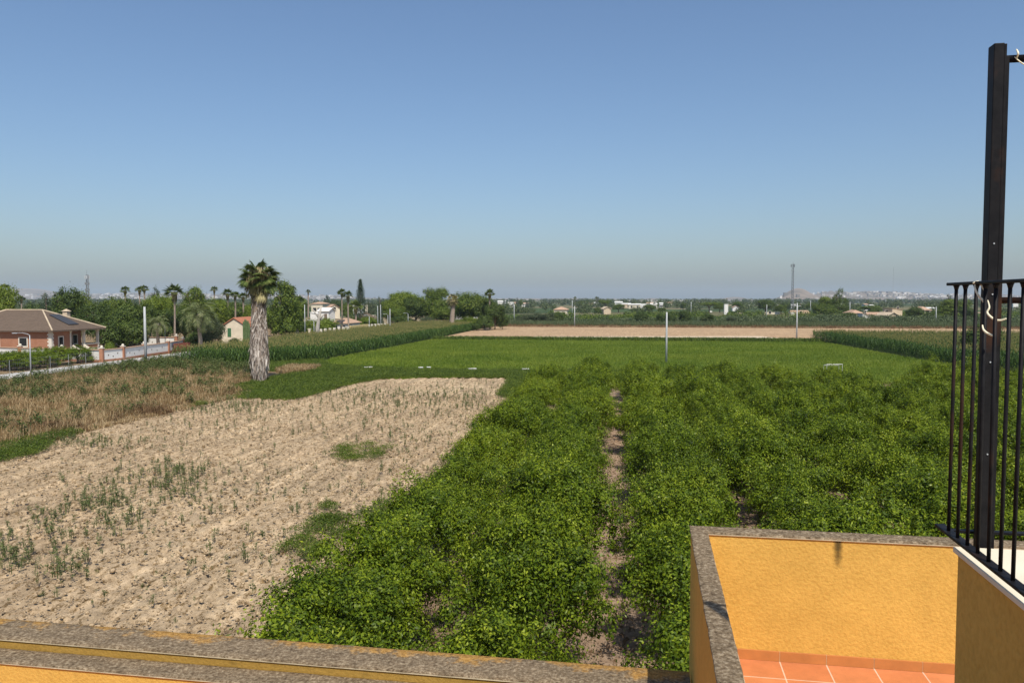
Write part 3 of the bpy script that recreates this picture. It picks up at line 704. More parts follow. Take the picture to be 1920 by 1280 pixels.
sk.obj('skirting', M['skirting'], wt)
MB().box(.512, 9.0, 7.0685, 7.0875, -3.1285, -3.047).obj('skirting_grout', M['edge'], wt)
MB().box(.5085, .520, 2.0, 7.06, -3.128, -3.045).obj('skirting', M['skirting'], wt)
# mould streak under the coping
def stainm(n):
    tc = n.new('TexCoord').outputs['Object']; sp = n.new('SeparateXYZ'); n.link(tc, sp.inputs[0])
    mr = n.new('MapRange'); n.link(sp.outputs[2], mr.inputs[0]); mr.inputs[1].default_value = -.26; mr.inputs[2].default_value = 0; mr.inputs[3].default_value = 0; mr.inputs[4].default_value = 1
    ax = n.new('Math'); ax.operation = 'ABSOLUTE'; n.link(sp.outputs[0], ax.inputs[0])
    mx = n.new('MapRange'); n.link(ax.outputs[0], mx.inputs[0]); mx.inputs[1].default_value = .045; mx.inputs[2].default_value = .0; mx.inputs[3].default_value = 0; mx.inputs[4].default_value = 1
    a = n.new('Math'); a.operation = 'MULTIPLY'; n.link(mr.outputs[0], a.inputs[0]); n.link(mx.outputs[0], a.inputs[1])
    b = n.new('Math'); b.operation = 'MULTIPLY_ADD'; n.link(noise(n, 30, 4), b.inputs[0]); b.inputs[1].default_value = .5; n.link(a.outputs[0], b.inputs[2])
    f = ramp(n, b.outputs[0], [(.25, (0, 0, 0)), (.95, (.75,) * 3)])
    p = princ(n, (.10, .075, .03), .95, spec=.1); tr = n.new('BsdfTransparent'); m = n.new('MixShader'); n.link(f, m.inputs[0]); n.link(tr.outputs[0], m.inputs[1]); n.link(p.outputs[0], m.inputs[2]); n.link(m.outputs[0], n.out.inputs[0])
M['stain'] = mat('mould_streak', stainm)
MB().poly([(-.05, 0, -.26), (.05, 0, -.26), (.05, 0, 0), (-.05, 0, 0)]).obj('mould_streak', M['stain'], wt, loc=(1.60, 7.0865, -2.052))
# near stair block at the right edge, cream slab on it
sb = ob('stair_wall', 'shaded yellow wall with a cream stone slab on top at the right edge', 'wall')
MB().box(1.222, 4.6, -1.0, 3.40, -3.12, -1.013).obj('wall', M['stucco'], sb)
MB().box(1.208, 4.6, -1.0, 3.42, -1.012, -.99).obj('slab', M['marble'], sb, bevel=.004)
# the house itself under and behind the viewer
hb = ob('house_building', 'yellow house carrying the terraces below the viewer', 'building')
MB().box(-14, .34, 1.2, 6.26, -9.1, -4.42).obj('wall', M['stucco'], hb)
MB().box(-14, .34, 1.21, 6.259, -4.418, -4.40).obj('tiled_floor', M['tiles'], hb)
MB().box(-14, 1.2, -6, .9, -9.1, -1.64).obj('wall', M['stucco'], hb)
MB().box(-14, 1.2, -6, .9, -1.638, -1.62).obj('tiled_floor', M['tiles'], hb)
MB().box(.51, 9.0, 0.92, 7.08, -9.1, -3.36).obj('wall', M['stucco'], hb)

# railing
rl = ob('railing', 'black iron baluster railing standing on the cream slab at the right edge', 'railing')
MB().box(1.186, 1.226, -.6, 3.567, -.950, -.938).obj('bottom_bar', M['black'], rl, bevel=.002)
MB().box(1.191, 1.219, -.6, 3.525, .055, .067).obj('top_rail', M['black'], rl, bevel=.003)
bal = MB().tube([(0, 0, 0), (0, 0, .50), (0, 0, .990)], .0072, 8).mesh('baluster', M['black'], True)
foot = MB().tube([(0, 0, -.008), (0, 0, .002), (0, 0, .008)], [.0075, .010, .013], 10).mesh('weld', M['black'], True)
qs = [3.461 - .0975 * i for i in range(40)]
for i, q in enumerate(qs):
    rnd = random.Random(i)
    b = link('baluster', bal, rl, (1.205, q, -.938), (rnd.uniform(-.004, .004), rnd.uniform(-.004, .004), 0))
    link('weld', foot, b, (0, 0, .985))
MB().box(1.232, 3.6, 3.52, 3.55, -.962, -.952).obj('cross_bar', M['black'], rl)
MB().tube([(1.39, 3.535, -.004), (3.6, 3.535, -.004)], .0135, 10).obj('cross_rail', M['black'], rl, smooth=True)
for i in range(20):
    link('baluster', bal, rl, (1.62 + i * .1, 3.535, -.985)) if i > 2 else None
for q in (1.9, .9):
    MB().box(1.195, 1.217, q - .012, q + .012, -.99, -.952).obj('foot', M['black'], rl)
# post
po = ob('steel_post', 'tall black square steel post rising behind the railing', 'post')
MB().box(1.320, 1.358, 3.46, 3.52, -3.12, 1.00).obj('tube', M['black'], po, bevel=.003)
MB().box(1.3595, 1.369, 3.466, 3.52, -3.12, .998).obj('flange', M['black'], po, bevel=.002)
MB().box(1.3705, 1.384, 3.478, 3.52, -3.12, .955).obj('flange', M['black'], po, bevel=.002)
MB().tube([(1.37, 3.495, .945), (3.4, 3.495, .945)], .0145, 10).obj('cross_pipe', M['black'], po, smooth=True)
for z in (.02, -.25, .22, -.62): MB().tube([(1.340, 3.456, z), (1.340, 3.462, z)], .003, 8).obj('screw', M['steel'], po)
def strap_obj(pts, label, w=.006):
    w *= .68
    o = MB(); P = [Vector(at(px, py, D)) for px, py, D in pts]
    # smooth the path
    Q_ = []
    for i in range(len(P) - 1):
        p0 = P[max(i - 1, 0)]; p1 = P[i]; p2 = P[i + 1]; p3 = P[min(i + 2, len(P) - 1)]
        for k in range(6):
            t = k / 6; Q_.append(.5 * ((2 * p1) + (-p0 + p2) * t + (2 * p0 - 5 * p1 + 4 * p2 - p3) * t * t + (-p0 + 3 * p1 - 3 * p2 + p3) * t ** 3))
    Q_.append(P[-1]); n = len(Q_)
    o.tube(Q_, [w * (.55 + .45 * math.sin(math.pi * i / n)) for i in range(n)], 6)
    return tag(o.obj('plastic_tie', M['strap'], smooth=True), label, 'cable tie', 'cream plastic ties left on the railing')
strap_obj([(1824, 531, 2.99), (1833, 528.5, 2.98), (1840, 533, 2.97), (1846, 545, 2.95)], 'short cream plastic tie looped over the top rail', .0075)
strap_obj([(1828, 532, 2.99), (1829, 543, 2.97), (1836, 556, 2.95), (1841, 561, 2.94), (1846, 570, 2.93)], 'cream plastic tie dangling down from the top rail loop')
strap_obj([(1852, 563, 2.9), (1855, 576, 2.88), (1851, 586, 2.88), (1860, 596, 2.86), (1869, 600, 2.85), (1878, 600, 2.84), (1887, 597, 2.83)], 'long curled cream plastic tie crossing the post, the largest')
strap_obj([(1842, 609, 2.92), (1844, 618, 2.91), (1852, 625, 2.89), (1866, 631, 2.87)], 'thin curved cream plastic tie lowest on the post')
strap_obj([(1906, 93, 3.19), (1909, 101, 3.17), (1906, 109, 3.19)], 'cream plastic tie wound round the pipe at the top right')
strap_obj([(1902, 107, 3.19), (1911, 115, 3.18), (1920, 121, 3.18), (1931, 126, 3.18)], 'thin pale cord hanging loose under the top pipe', .004)

# ================================================================== ORCHARD: every lemon tree its own
def lemon_mesh(seed):
    rng = random.Random(seed); bl = []
    for k in range(21):
        a = k * 2.4 + rng.uniform(-.4, .4); q = 1.72 * math.sqrt((k + .5) / 21) * rng.uniform(.85, 1.1); z = 2.55 - 1.25 * (q / 1.72) ** 2 + rng.uniform(-.38, .4)
        bl.append(((q * math.cos(a), q * math.sin(a), z), (rng.uniform(.38, .66), rng.uniform(.38, .66), rng.uniform(.36, .64))))
    bl.append(((0, 0, 1.35), (1.35, 1.35, .85)))
    r = np.random.default_rng(seed)
    P, N = crown_pts(bl, 400, 54, .12, r, (.80, 1.08), .25, .3, 1.1, .7, .42)
    P2, N2 = crown_pts(bl, 150, 20, .25, r, (.2, .75), .3, .4)
    V, Q = leaf_quads(np.concatenate([P, P2]), np.concatenate([N, N2]), .092, .044, r)
    # upright young shoots with their leaves
    S = []; SN = []
    for k in range(190):
        b = bl[r.integers(0, len(bl) - 1)]; d = unit(r.normal(size=3) * [1, 1, .45] + [0, 0, .9]); p0 = np.array(b[0]) + d * np.array(b[1]) * .98; g = unit(d + [0, 0, .9]); L = r.uniform(.12, .42)
        m = 9; tt = np.linspace(0, 1, m)[:, None]; S.append(p0 + g * L * tt + r.normal(size=(m, 3)) * .045); SN.append(r.normal(size=(m, 3)) * .7 + [0, 0, .8])
    V2, Q2 = leaf_quads(np.concatenate(S), np.concatenate(SN), .088, .040, r)
    return np_mesh('crown', np.concatenate([V, V2]), np.concatenate([Q, Q2 + len(V)]), [M['lemon'], M['young']], np.concatenate([np.zeros(len(Q), int), np.ones(len(Q2), int)]))
def lemon_trunk(seed):
    rng = random.Random(seed); b = MB(); b.tube([(0, 0, -.1), (0, 0, .25), (.03, 0, .6)], [.11, .085, .08], 8)
    for k in range(6):
        a = k * 1.05 + rng.uniform(-.2, .2); q = rng.uniform(.7, 1.3)
        b.tube([(.02, 0, .5), (q * .45 * math.cos(a), q * .45 * math.sin(a), 1.0), (q * math.cos(a), q * math.sin(a), 1.6)], [.06, .035, .012], 6)
    return b.mesh('trunk', M['bark'], True)
LEM = [(lemon_mesh(200 + i), lemon_trunk(300 + i)) for i in range(5)]
for i_ in range(3):
    rr2 = np.random.default_rng(400 + i_); P_, N_ = crown_pts(rand_blobs(9, 500 + i_, .46, .46, .26, .26), 260, 34, .045, rr2, (.8, 1.08)); V_, Q_ = leaf_quads(P_, N_, .042, .022, rr2)
    reg('lemonbush', np_mesh('crown', V_, Q_, M['lemon']), limbs_mesh('trunk', M['bark'], .3, .03, 60 + i_))
ORD = ['first', 'second', 'third', 'fourth', 'fifth', 'sixth', 'seventh', 'eighth', 'ninth', 'tenth', 'eleventh', 'twelfth', 'thirteenth', 'fourteenth', 'fifteenth', 'sixteenth', 'seventeenth', 'eighteenth', 'nineteenth', 'twentieth', 'twenty-first', 'twenty-second', 'twenty-third', 'twenty-fourth', 'twenty-fifth']
ROWS = [-5.75, -2.05, 2.4, 6.3, 10.4, 14.5, 18.6, 22.8, 27.0, 31.2, 35.4, 39.6]
rng = random.Random(11)
for ri, s in enumerate(ROWS):
    t = 12.6 + (ri % 2) * 1.6; n = 0
    tend = 77.5 if ri < 7 else 74.5
    if ri == 6: tend = 73
    while t < tend:
        jt = .55 if ri in (1, 2) and t > 28 else .3; ss = s + rng.uniform(-jt, jt); tt = t + rng.uniform(-.4, .4)
        step = 3.75 if t < 40 else 4.15
        x, y = ST(ss, tt); sc = rng.uniform(.95, 1.12); hh = rng.uniform(.95, 1.15)
        if ri == 0: hh *= .92
        t += step
        px = 960 + x / y * FPX
        if px > 1985 or (y < 16 and px > 1480): continue      # outside the frame or hidden by the terrace
        if ri == 7 and tt > 69: continue
        n += 1; c, tr = LEM[rng.randrange(5)]
        rowname = 'in the row edging the bare field' if ri == 0 else 'in the %s row from the bare field' % ORD[ri]
        o = empty('lemon_tree', (x, y, -.05), rng.uniform(0, 6.28), 'lemon tree %s, %s counted from the near end' % (rowname, ORD[n - 1]), 'tree', 'lemon trees planted in rows', (sc, sc, sc * hh))
        link('crown', c, o); link('trunk', tr, o)
# young bushy growth at the near left corner of the orchard
for i, (px, py, z, r, lab) in enumerate([(572, 1180, 0, 2.0, 'low bushy lemon shrub at the near left corner, against the parapet'), (628, 1165, 0, 1.9, 'leafy lemon shrub right beside the corner shrub above the parapet')]):
    x, y = G(px + 62, py + 40, 0)
    o = empty('lemon_shrub', (x, y, -.45), i * 2.0, lab, 'shrub', 'low lemon shrubs by the parapet', (.72, .72, .78)); link('crown', LEM[i + 1][0], o); link('trunk', LEM[i + 1][1], o)

# ================================================================== CORN
def corn_t(seed):
    rng = random.Random(seed); V = []; Q = []; mi = []
    def q(a, b, c, d, m=0):
        k = len(V); V.extend([tuple(a), tuple(b), tuple(c), tuple(d)]); Q.append((k, k + 1, k + 2, k + 3)); mi.append(m)
    H = 2.1; lean = Vector((rng.uniform(-.06, .06), rng.uniform(-.06, .06), 0))
    q((-.018, 0, 0), (.018, 0, 0), Vector((.012, 0, H)) + lean, Vector((-.012, 0, H)) + lean)
    for k in range(10):
        z = .25 + k * .18; a = k * 2.9 + rng.uniform(-.4, .4) + seed; d = Vector((math.cos(a), math.sin(a), 0)); s = Vector((-d.y, d.x, 0)); L = .72 * (1 - abs(k - 5) * .06); b = lean * (z / H) + Vector((0, 0, z))
        p1 = b + d * L * .38 + Vector((0, 0, .26)); p2 = b + d * L * .75 + Vector((0, 0, .18)); p3 = b + d * L + Vector((0, 0, -.12)); w = .042
        q(b - s * .02, b + s * .02, p1 + s * w, p1 - s * w); q(p1 - s * w, p1 + s * w, p2 + s * w, p2 - s * w); q(p2 - s * w, p2 + s * w, p3 + s * .006, p3 - s * .006)
    top = Vector((0, 0, H)) + lean
    for k in range(5):
        a = k * 1.4 + seed; d = Vector((math.cos(a), math.sin(a), 0)) * (.10 if k else 0); s = Vector((-math.sin(a), math.cos(a), 0)) * .018
        q(top - s, top + s, top + d + Vector((0, 0, .30)) + s * .6, top + d + Vector((0, 0, .30)) - s * .6, 1)
    return np.array(V, float), np.array(Q), np.array(mi)
def corn_field(name, poly, dens, label, seed):
    r = np.random.default_rng(seed); p = np.array([(x * ry - y * rx, x * rx + y * ry) for x, y in poly])
    ss = np.arange(p[:, 0].min(), p[:, 0].max(), .78); P = []
    for s in ss:
        t = np.arange(p[:, 1].min(), p[:, 1].max(), dens); t = t + r.uniform(-.1, .1, len(t)); P.append(np.stack([np.full(len(t), s) + r.uniform(-.12, .12, len(t)), t], 1))
    P = np.concatenate(P); x, y = ST_np(P[:, 0], P[:, 1]); k = inpoly(x, y, poly); x, y = x[k], y[k]; n = len(x)
    hv = .93 + .22 * fbm(x * .12, y * .12, 3, 3)
    me = scatter(name, [corn_t(i) for i in range(4)], np.stack([x, y, np.zeros(n)], 1), r.uniform(0, 6.28, n), r.uniform(.9, 1.12, n), [M['corn'], M['tassel']], hv)
    stuff(name, me, label, 'corn')
CL = [ST(-60.2, 104.5), ST(-43.2, 113.5), ST(-41.2, 232), ST(-41.0, 262), ST(-46, 262), ST(-59.5, 232)]
CL = [G(318, 684), G(470, 684), G(596, 676), G(700, 657), G(880, 621), G(905, 612), ST(-47, 262), ST(-60, 230), ST(-62, 120)]
corn_field('corn_field', CL, .42, 'tall dark green maize crop with tan tassels on the left behind the palm', 1)
CR = [G(1515, 638), G(1600, 650), G(1700, 668), G(1790, 686), G(1990, 700), ST(110, 120), ST(140, 172)]
corn_field('corn_field', CR, .45, 'tall dark green maize crop on the right beyond the orchard', 2)

# ================================================================== GRASS AND WEEDS
r_ = np.random.default_rng(21)
def scat(name, poly, n, tmpl, mats, z, label, cat, smin=.8, smax=1.25, dens=None, seed=0):
    r = np.random.default_rng(seed + 100); P = polyscatter(poly, n, r, z)
    if dens is not None: P = P[dens(P[:, 0], P[:, 1]) > r.uniform(0, 1, len(P))]
    me = scatter(name, tmpl, P, r.uniform(0, 6.28, len(P)), r.uniform(smin, smax, len(P)), mats)
    stuff(name, me, label, cat)
tuftG = [blades(7, .30, .018, .22, .18, i) for i in range(3)]
GFL = [ST(-42.5, 116), ST(-38, 103), ST(-25, 98), ST(-8, 98), ST(0, 88), ST(46, 88), ST(46, 108), ST(43.5, 178), ST(-40, 176)]
scat('green_crop', GFL, 52000, tuftG, [M['grass']], -.02, 'bright green low crop filling the middle field', 'grass', seed=1)
edge = [G(860, 634.5), G(1510, 640.5), G(1510, 638.0), G(1100, 633.4), G(900, 632.3)]
scat('green_crop', [ST(-40, 174), ST(44, 174), ST(44, 179), ST(-40, 178.5)], 5000, tuftG, [M['cover']], -.02, 'darker grass fringe along the far edge of the green field', 'grass', 1.6, 3.0, seed=9)
# leafy low weeds: mounds of small leaves
def mound_t(seed, n=60, R0=.55, h=.32, L=.10):
    r = np.random.default_rng(seed); a = r.uniform(0, 6.28, n); q = R0 * np.sqrt(r.uniform(0, 1, n)); z = h * (1 - (q / R0) ** 2 * .7) * r.uniform(.3, 1.15, n)
    V, Q = leaf_quads(np.stack([q * np.cos(a), q * np.sin(a), z], 1), r.normal(size=(n, 3)) * .6 + [0, 0, .7], L, L * .42, r); return V, Q, np.zeros(len(Q), int)
mound = [mound_t(i) for i in range(4)]
APR = [ST(-38.5, 75.5), ST(-36.5, 72), ST(-33, 69.5), ST(-28.6, 68.8), ST(-28.2, 73), ST(-28.3, 82), ST(-26.2, 89), ST(-20, 91), ST(-12, 91.3), ST(-11.0, 84), ST(-10.6, 74), ST(-8.4, 70), ST(-8.0, 80), ST(2, 84), ST(6, 92), ST(2, 100), ST(-8, 100.5), ST(-25, 99.5), ST(-38, 104), ST(-42.5, 114), ST(-58, 112), ST(-59, 106), ST(-44, 96), ST(-38.5, 92)]
scat('ground_cover', APR, 13000, mound, [M['cover']], .0, 'dense dark green weeds between the bare field and the green field', 'weeds', .8, 1.3, seed=2)
scat('ground_cover', [G(-60, 850), G(-60, 880), G(30, 862), G(75, 848), G(100, 826), G(150, 812), G(130, 806), G(60, 822)], 520, mound, [M['cover']], .05, 'dark green weeds below the bank at the left edge', 'weeds', .7, 1.15, seed=3)
# single green patches lying on the bare soil
def patch(px0, px1, py, rn, n, label, seed, asp=.5, hs=1.0):
    r = np.random.default_rng(seed); xa, ya = G(px0, py); xb, yb = G(px1, py); cx, cy = (xa + xb) / 2, (ya + yb) / 2; w = (xb - xa) / 2; w2 = w * asp * 2
    K = [(r.uniform(-.85, .85), r.uniform(-.85, .85), r.uniform(.10, .26)) for _ in range(rn * 2)]; P = []
    while len(P) < n:
        k = K[r.integers(0, len(K))]; a = r.uniform(0, 6.28); q = k[2] * math.sqrt(r.uniform(0, 1)); u, v = k[0] + q * math.cos(a), k[1] + q * math.sin(a)
        if u * u + v * v < 1.1: P.append((cx + u * w, cy + v * w2, .02))
    P = np.array(P); me = scatter('weed_patch', mound, P, r.uniform(0, 6.28, n), r.uniform(.5, .95, n) * hs, [M['cover']])
    tag(link('weed_patch', me), label, 'weeds', 'green weed patches on the bare field')
patch(622, 732, 848, 9, 150, 'long low green weed patch alone in the middle of the bare field', 1, .9)
patch(538, 672, 1000, 11, 170, 'broken green weed patch near the orchard edge, the nearest large one', 2, .9)
patch(690, 760, 958, 7, 120, 'ragged green weed patch touching the orchard edge', 3, 1.2)
patch(598, 624, 952, 3, 22, 'small round green tuft above the nearest weed patch', 4, .9, .9)
patch(572, 606, 1036, 4, 34, 'small round weed clump on the near side of the broken patch', 5, .6)
patch(364, 386, 758, 3, 18, 'round green bush tuft on the far left soil edge', 6, .8, 1.3)
patch(900, 950, 795, 4, 60, 'green weeds tucked under the orchard edge farther away', 7, 1.0)
# spindly weeds standing on the soil
wt_ = [blades(4, .36, .010, .08, .08, i, leafy=6) for i in range(4)]
def wdens():
    r = np.random.default_rng(33); P = []
    for px, py, rx_, ry_, n in [(330, 905, 50, 38, 150), (180, 935, 60, 25, 60), (85, 975, 40, 28, 45), (230, 960, 60, 40, 80), (25, 1040, 40, 35, 55), (120, 1050, 50, 45, 45), (700, 740, 120, 14, 240), (760, 765, 130, 20, 160), (300, 905, 200, 70, 120), (860, 740, 70, 25, 200), (440, 760, 90, 18, 190), (180, 830, 110, 12, 120), (480, 780, 300, 40, 200), (640, 900, 160, 120, 90), (380, 1050, 300, 90, 55), (780, 820, 90, 50, 90)]:
        for k in range(n):
            x, y = G(px + r.normal() * rx_ * .6, py + r.normal() * ry_ * .6)
            s = x * ry - y * rx
            if -36 < s < -9.2: P.append((x, y, .0))
    # loose scatter everywhere
    for k in range(1300):
        x, y = ST(-36 + 26.5 * r.uniform() ** 1.0, 18 + 72 * r.uniform() ** .8); P.append((x, y, 0))
    return np.array(P)
WP = wdens(); n = len(WP); sc0 = r_.uniform(.45, 1.25, n); sc0[-1300:] *= .42
stuff('weeds', scatter('weeds', wt_, WP, r_.uniform(0, 6.28, n), sc0, [M['weed']]), 'thin greyish green weeds scattered over the bare soil', 'weeds')
# clods
def clod_t(seed):
    r = np.random.default_rng(seed); V = []; 
    for z, rad in ((-.4, .7), (.25, .95), (.75, .45)):
        for k in range(5):
            a = k * 1.2566 + r.uniform(-.3, .3); V.append((rad * math.cos(a) * r.uniform(.7, 1.2), rad * math.sin(a) * r.uniform(.7, 1.2), z * r.uniform(.7, 1.1)))
    Q = []
    for L in range(2):
        for k in range(5): a = L * 5 + k; b = L * 5 + (k + 1) % 5; Q.append((a, b, b + 5, a + 5))
    Q += [(10, 11, 12, 13), (10, 13, 14, 14)]; Q = Q[:-1]; k = len(V); V.append((0, 0, .8)); Q.append((13, 14, 10, k))
    return np.array(V), np.array(Q), np.zeros(len(Q), int)
cs = r_.uniform(-38, -8.8, 26000); ct = 14 + 60 * r_.uniform(0, 1, 26000) ** 1.3
cx, cy = ST_np(cs, ct)
stuff('soil_clods', scatter('soil_clods', [clod_t(i) for i in range(4)], np.stack([cx, cy, np.full(len(cx), -.01)], 1), r_.uniform(0, 6.28, len(cx)), r_.gamma(2.0, .013, len(cx)) + .014, [M['soil']]), 'dry clods of earth lying all over the bare field', 'soil')
os_ = r_.uniform(-8.5, 45, 9000); ot = 12 + 65 * r_.uniform(0, 1, 9000); cx, cy = ST_np(os_, ot)
stuff('leaf_litter', scatter('leaf_litter', [clod_t(i) for i in range(4)], np.stack([cx, cy, np.full(len(cx), -.02)], 1), r_.uniform(0, 6.28, len(cx)), r_.gamma(2.0, .02, len(cx)) + .015, [M['soil2']]), 'crumbs of earth on the paths between the lemon rows', 'soil')
# the dry verge between the soil and the road
dryT = [blades(9, .42 + .12 * (i % 3), .014, .4, .55, i) for i in range(6)]

VER = [ST(-64.3, 30), ST(-37, 30), ST(-36.6, 50), ST(-35.8, 64), ST(-34.8, 72), ST(-38.5, 76), ST(-40, 86), ST(-44, 97), ST(-58, 103), ST(-62, 108), ST(-64.3, 112)]
scat('dry_grass', VER, 17000, dryT, [M['dry']], .12, 'dry brown grass on the bank between the bare field and the road', 'grass', .7, 1.25, seed=4)
def gd(x, y):
    s = x * ry - y * rx; base = np.clip((-s - 39) / 22, 0, 1) * .85 + .06
    return np.clip((fbm(x * .30, y * .22, 17, 3) - .36) * 6, 0, 1) * (base * .6 + .14) + .04 + np.clip((y - 92) / 12, 0, .7)
mound2 = [mound_t(10 + i, 95, .55, 1.05, .15) for i in range(4)] + [blades(9, .95, .02, .35, .25, 40 + i, leafy=7) for i in range(2)]
scat('bank_weeds', VER, 4600, mound2, [M['wgreen']], .12, 'bushy green weeds growing through the dry grass by the road', 'weeds', .55, 1.25, gd, 5)
scat('brown_grass', VER, 3800, [blades(12, .5, .016, .4, .5, i) for i in range(3)], [M['brownweed']], .12, 'dark brown withered weeds in patches through the dry grass', 'weeds', .6, 1.2, lambda x, y: np.clip((fbm(x * .25, y * .2, 57, 3) - .5) * 7, .04, 1), 8)
scat('dry_grass', [G(520, 697), G(545, 689.5), G(600, 689.5), G(585, 697), G(530, 704)], 700, [blades(12, .5, .02, .4, .3, i) for i in range(3)], [M['dry']], .1, 'orange brown dry grass patch just right of the palm', 'grass', seed=6)
fr_ = []
for a_, b_ in (((-36.3, 30), (-36.0, 50)), ((-36.0, 50), (-35.2, 66)), ((-35.2, 66), (-34.5, 71)), ((-34.5, 71), (-37, 78)), ((-36.5, 69.5), (-28.6, 69.2)), ((-28.6, 69.2), (-28.2, 82)), ((-28.2, 82), (-26.2, 89)), ((-26.2, 89), (-20, 91)), ((-20, 91), (-11.5, 91.5))):
    L_ = math.hypot(b_[0] - a_[0], b_[1] - a_[1])
    for k in range(int(L_ * 16)): f = r_.uniform(); fr_.append((*ST(a_[0] + (b_[0] - a_[0]) * f + r_.normal() * .35, a_[1] + (b_[1] - a_[1]) * f + r_.normal() * .35), .0, a_[1] >= 69 and b_[0] > -34))
fr_ = np.array(fr_); gsel = fr_[:, 3] > .5
stuff('dry_grass', scatter('dry_grass', [blades(10, .3, .014, .3, .4, i) for i in range(3)], fr_[~gsel][:, :3], r_.uniform(0, 6.28, (~gsel).sum()), r_.uniform(.6, 1.2, (~gsel).sum()), [M['dry']]), 'ragged dry grass fringe where the bank meets the bare soil', 'grass')
stuff('ground_cover', scatter('ground_cover', mound, fr_[gsel][:, :3], r_.uniform(0, 6.28, gsel.sum()), r_.uniform(.35, .9, gsel.sum()), [M['cover']]), 'ragged green weed fringe at the far end of the bare soil', 'weeds')
darkT = [blades(14, .42, .014, .35, .5, i) for i in range(3)]
for px, py, w_, lab in ((268, 772, 42, 'brown dead weed heap on the bank edge, the middle one'), (88, 805, 50, 'dark brown dead weeds at the left end of the bank'), (652, 1108, 16, 'greyish brown dead grass clump between the bare field and the nearest lemon tree'), (218, 786, 12, 'small brown dead weed tuft left of the middle heap')):
    r = np.random.default_rng(px); P = np.array([(*G(px + r.normal() * w_ * .5, py + r.normal() * 3.5), .05) for _ in range(int(w_ * 5))])
    tag(link('dead_weeds', scatter('dead_weeds', darkT, P, r.uniform(0, 6.28, len(P)), r.uniform(.8, 1.4, len(P)), [M['brownweed']])), lab, 'weeds', 'brown dead weeds along the bank')
# ditch reeds and far belts
reedT = [blades(9, 1.0, .03, .5, .35, i) for i in range(3)]
scat('ditch_weeds', [ST(-45, 260), ST(195, 256), ST(195, 262), ST(-45, 266)], 3500, reedT, [M['brownweed'], ], .1, 'brown weedy ditch edge beyond the tan field', 'weeds', .6, 1.0, seed=7)
scat('ditch_weeds', [ST(-45, 264), ST(195, 260), ST(195, 292), ST(-45, 292)], 16000, reedT, [M['reed'], ], .3, 'grey green grass strip on top of the ditch bank', 'weeds', .7, 1.3, seed=17)

# ================================================================== VILLA AND ITS WALLS (left)
def box_at(mb, *a): return mb.box(*a)
vx, vy = xat(94, 122), 122.0
vi = empty('villa', (vx, vy, .1), -RA, 'red brick villa with brown hipped tile roof and solar panel at the left edge', 'house')
# local x along the front (negative = left), local y away along the side. eaves at z=4
MB().box(-17, 0, 0, 4.2, 0, 3.95).box(-17, -3.2, 4.205, 11.4, 0, 3.95).obj('wall', M['brick'], vi)
MB().box(-17.05, -.0, -.05, 4.0, 0, .95).obj('plinth', M['stone'], vi)
MB().box(-3.19, 0.0, 4.21, 11.4, 0, 1.0).obj('porch_floor', M['stone'], vi)
MB().box(-.22, .0, 7.9, 11.4, 1.0, 1.55).obj('porch_parapet', M['brick'], vi)
MB().box(-.30, .08, 7.8, 11.45, 1.555, 1.68).obj('porch_coping', M['stone'], vi)
qn = MB()
for k in range(11):
    w = .65 if k % 2 else .45; qn.box(-w, .045, -.045, w * .8, .95 + k * .27, .95 + k * .27 + .262)
qn.obj('quoin', M['stone'], vi)
for y in (4.35, 7.7, 11.2):
    c = MB().box(-.3, .05, y - .17, y + .17, 1.0, 3.95).obj('column', M['stone'], vi)
    MB().box(-.38, .12, y - .25, y + .25, 3.7, 3.93).obj('capital', M['stone'], c)
def window(parent, face, a, z, w, h, m=M['stone'], d=0.0, off=0.0):
    """a: centre along the wall; face 'f' (front, y=off) or 'r' (right side, x=off)"""
    t = .16
    fr = MB(); pn = MB(); sh = MB()
    if face == 'f':
        fr.box(a - w / 2 - t, a + w / 2 + t, off - .07, off + .0, z - t, z).box(a - w / 2 - t, a + w / 2 + t, off - .07, off, z + h, z + h + t).box(a - w / 2 - t, a - w / 2, off - .068, off, z + .001, z + h - .001).box(a + w / 2, a + w / 2 + t, off - .068, off, z + .001, z + h - .001)
        pn.box(a - w / 2, a + w / 2, off - .025, off, z, z + h); sh.box(a - w / 2 - t * 1.4, a + w / 2 + t * 1.4, off - .16, off - .071, z - t * 1.2, z - t * .2)
    else:
        s = 1 if face == 'r' else -1
        def bx3(mb, x0, x1, *r): mb.box(min(off + s * x0, off + s * x1), max(off + s * x0, off + s * x1), *r)
        bx3(fr, 0, .07, a - w / 2 - t, a + w / 2 + t, z - t, z); bx3(fr, 0, .07, a - w / 2 - t, a + w / 2 + t, z + h, z + h + t)
        bx3(fr, 0, .068, a - w / 2 - t, a - w / 2, z + .001, z + h - .001); bx3(fr, 0, .068, a + w / 2, a + w / 2 + t, z + .001, z + h - .001)
        bx3(pn, 0, .025, a - w / 2, a + w / 2, z, z + h); bx3(sh, .071, .16, a - w / 2 - t, a + w / 2 + t, z - t, z - t * .3)
    f = fr.obj('window', m, parent); pn.obj('pane', M['glass'], f); sh.obj('sill', m, f)
    return f
window(vi, 'f', -4.7, 1.75, 1.25, 1.2); window(vi, 'f', -9.3, 1.75, 1.1, 1.1); window(vi, 'f', -13.5, 1.75, 1.1, 1.1)
window(vi, 'r', 2.1, 1.55, .9, 1.5); window(vi, 'r', 6.4, 1.6, 1.0, 1.9, off=-3.2); window(vi, 'r', 9.8, 1.6, 1.0, 1.4, off=-3.2)
st = MB()
for k in range(6): st.box(-.0, .3 * (6 - k), 4.8, 7.3, .0 + k * .16, .16 + k * .16 - .002)
st.obj('steps', M['stone'], vi)
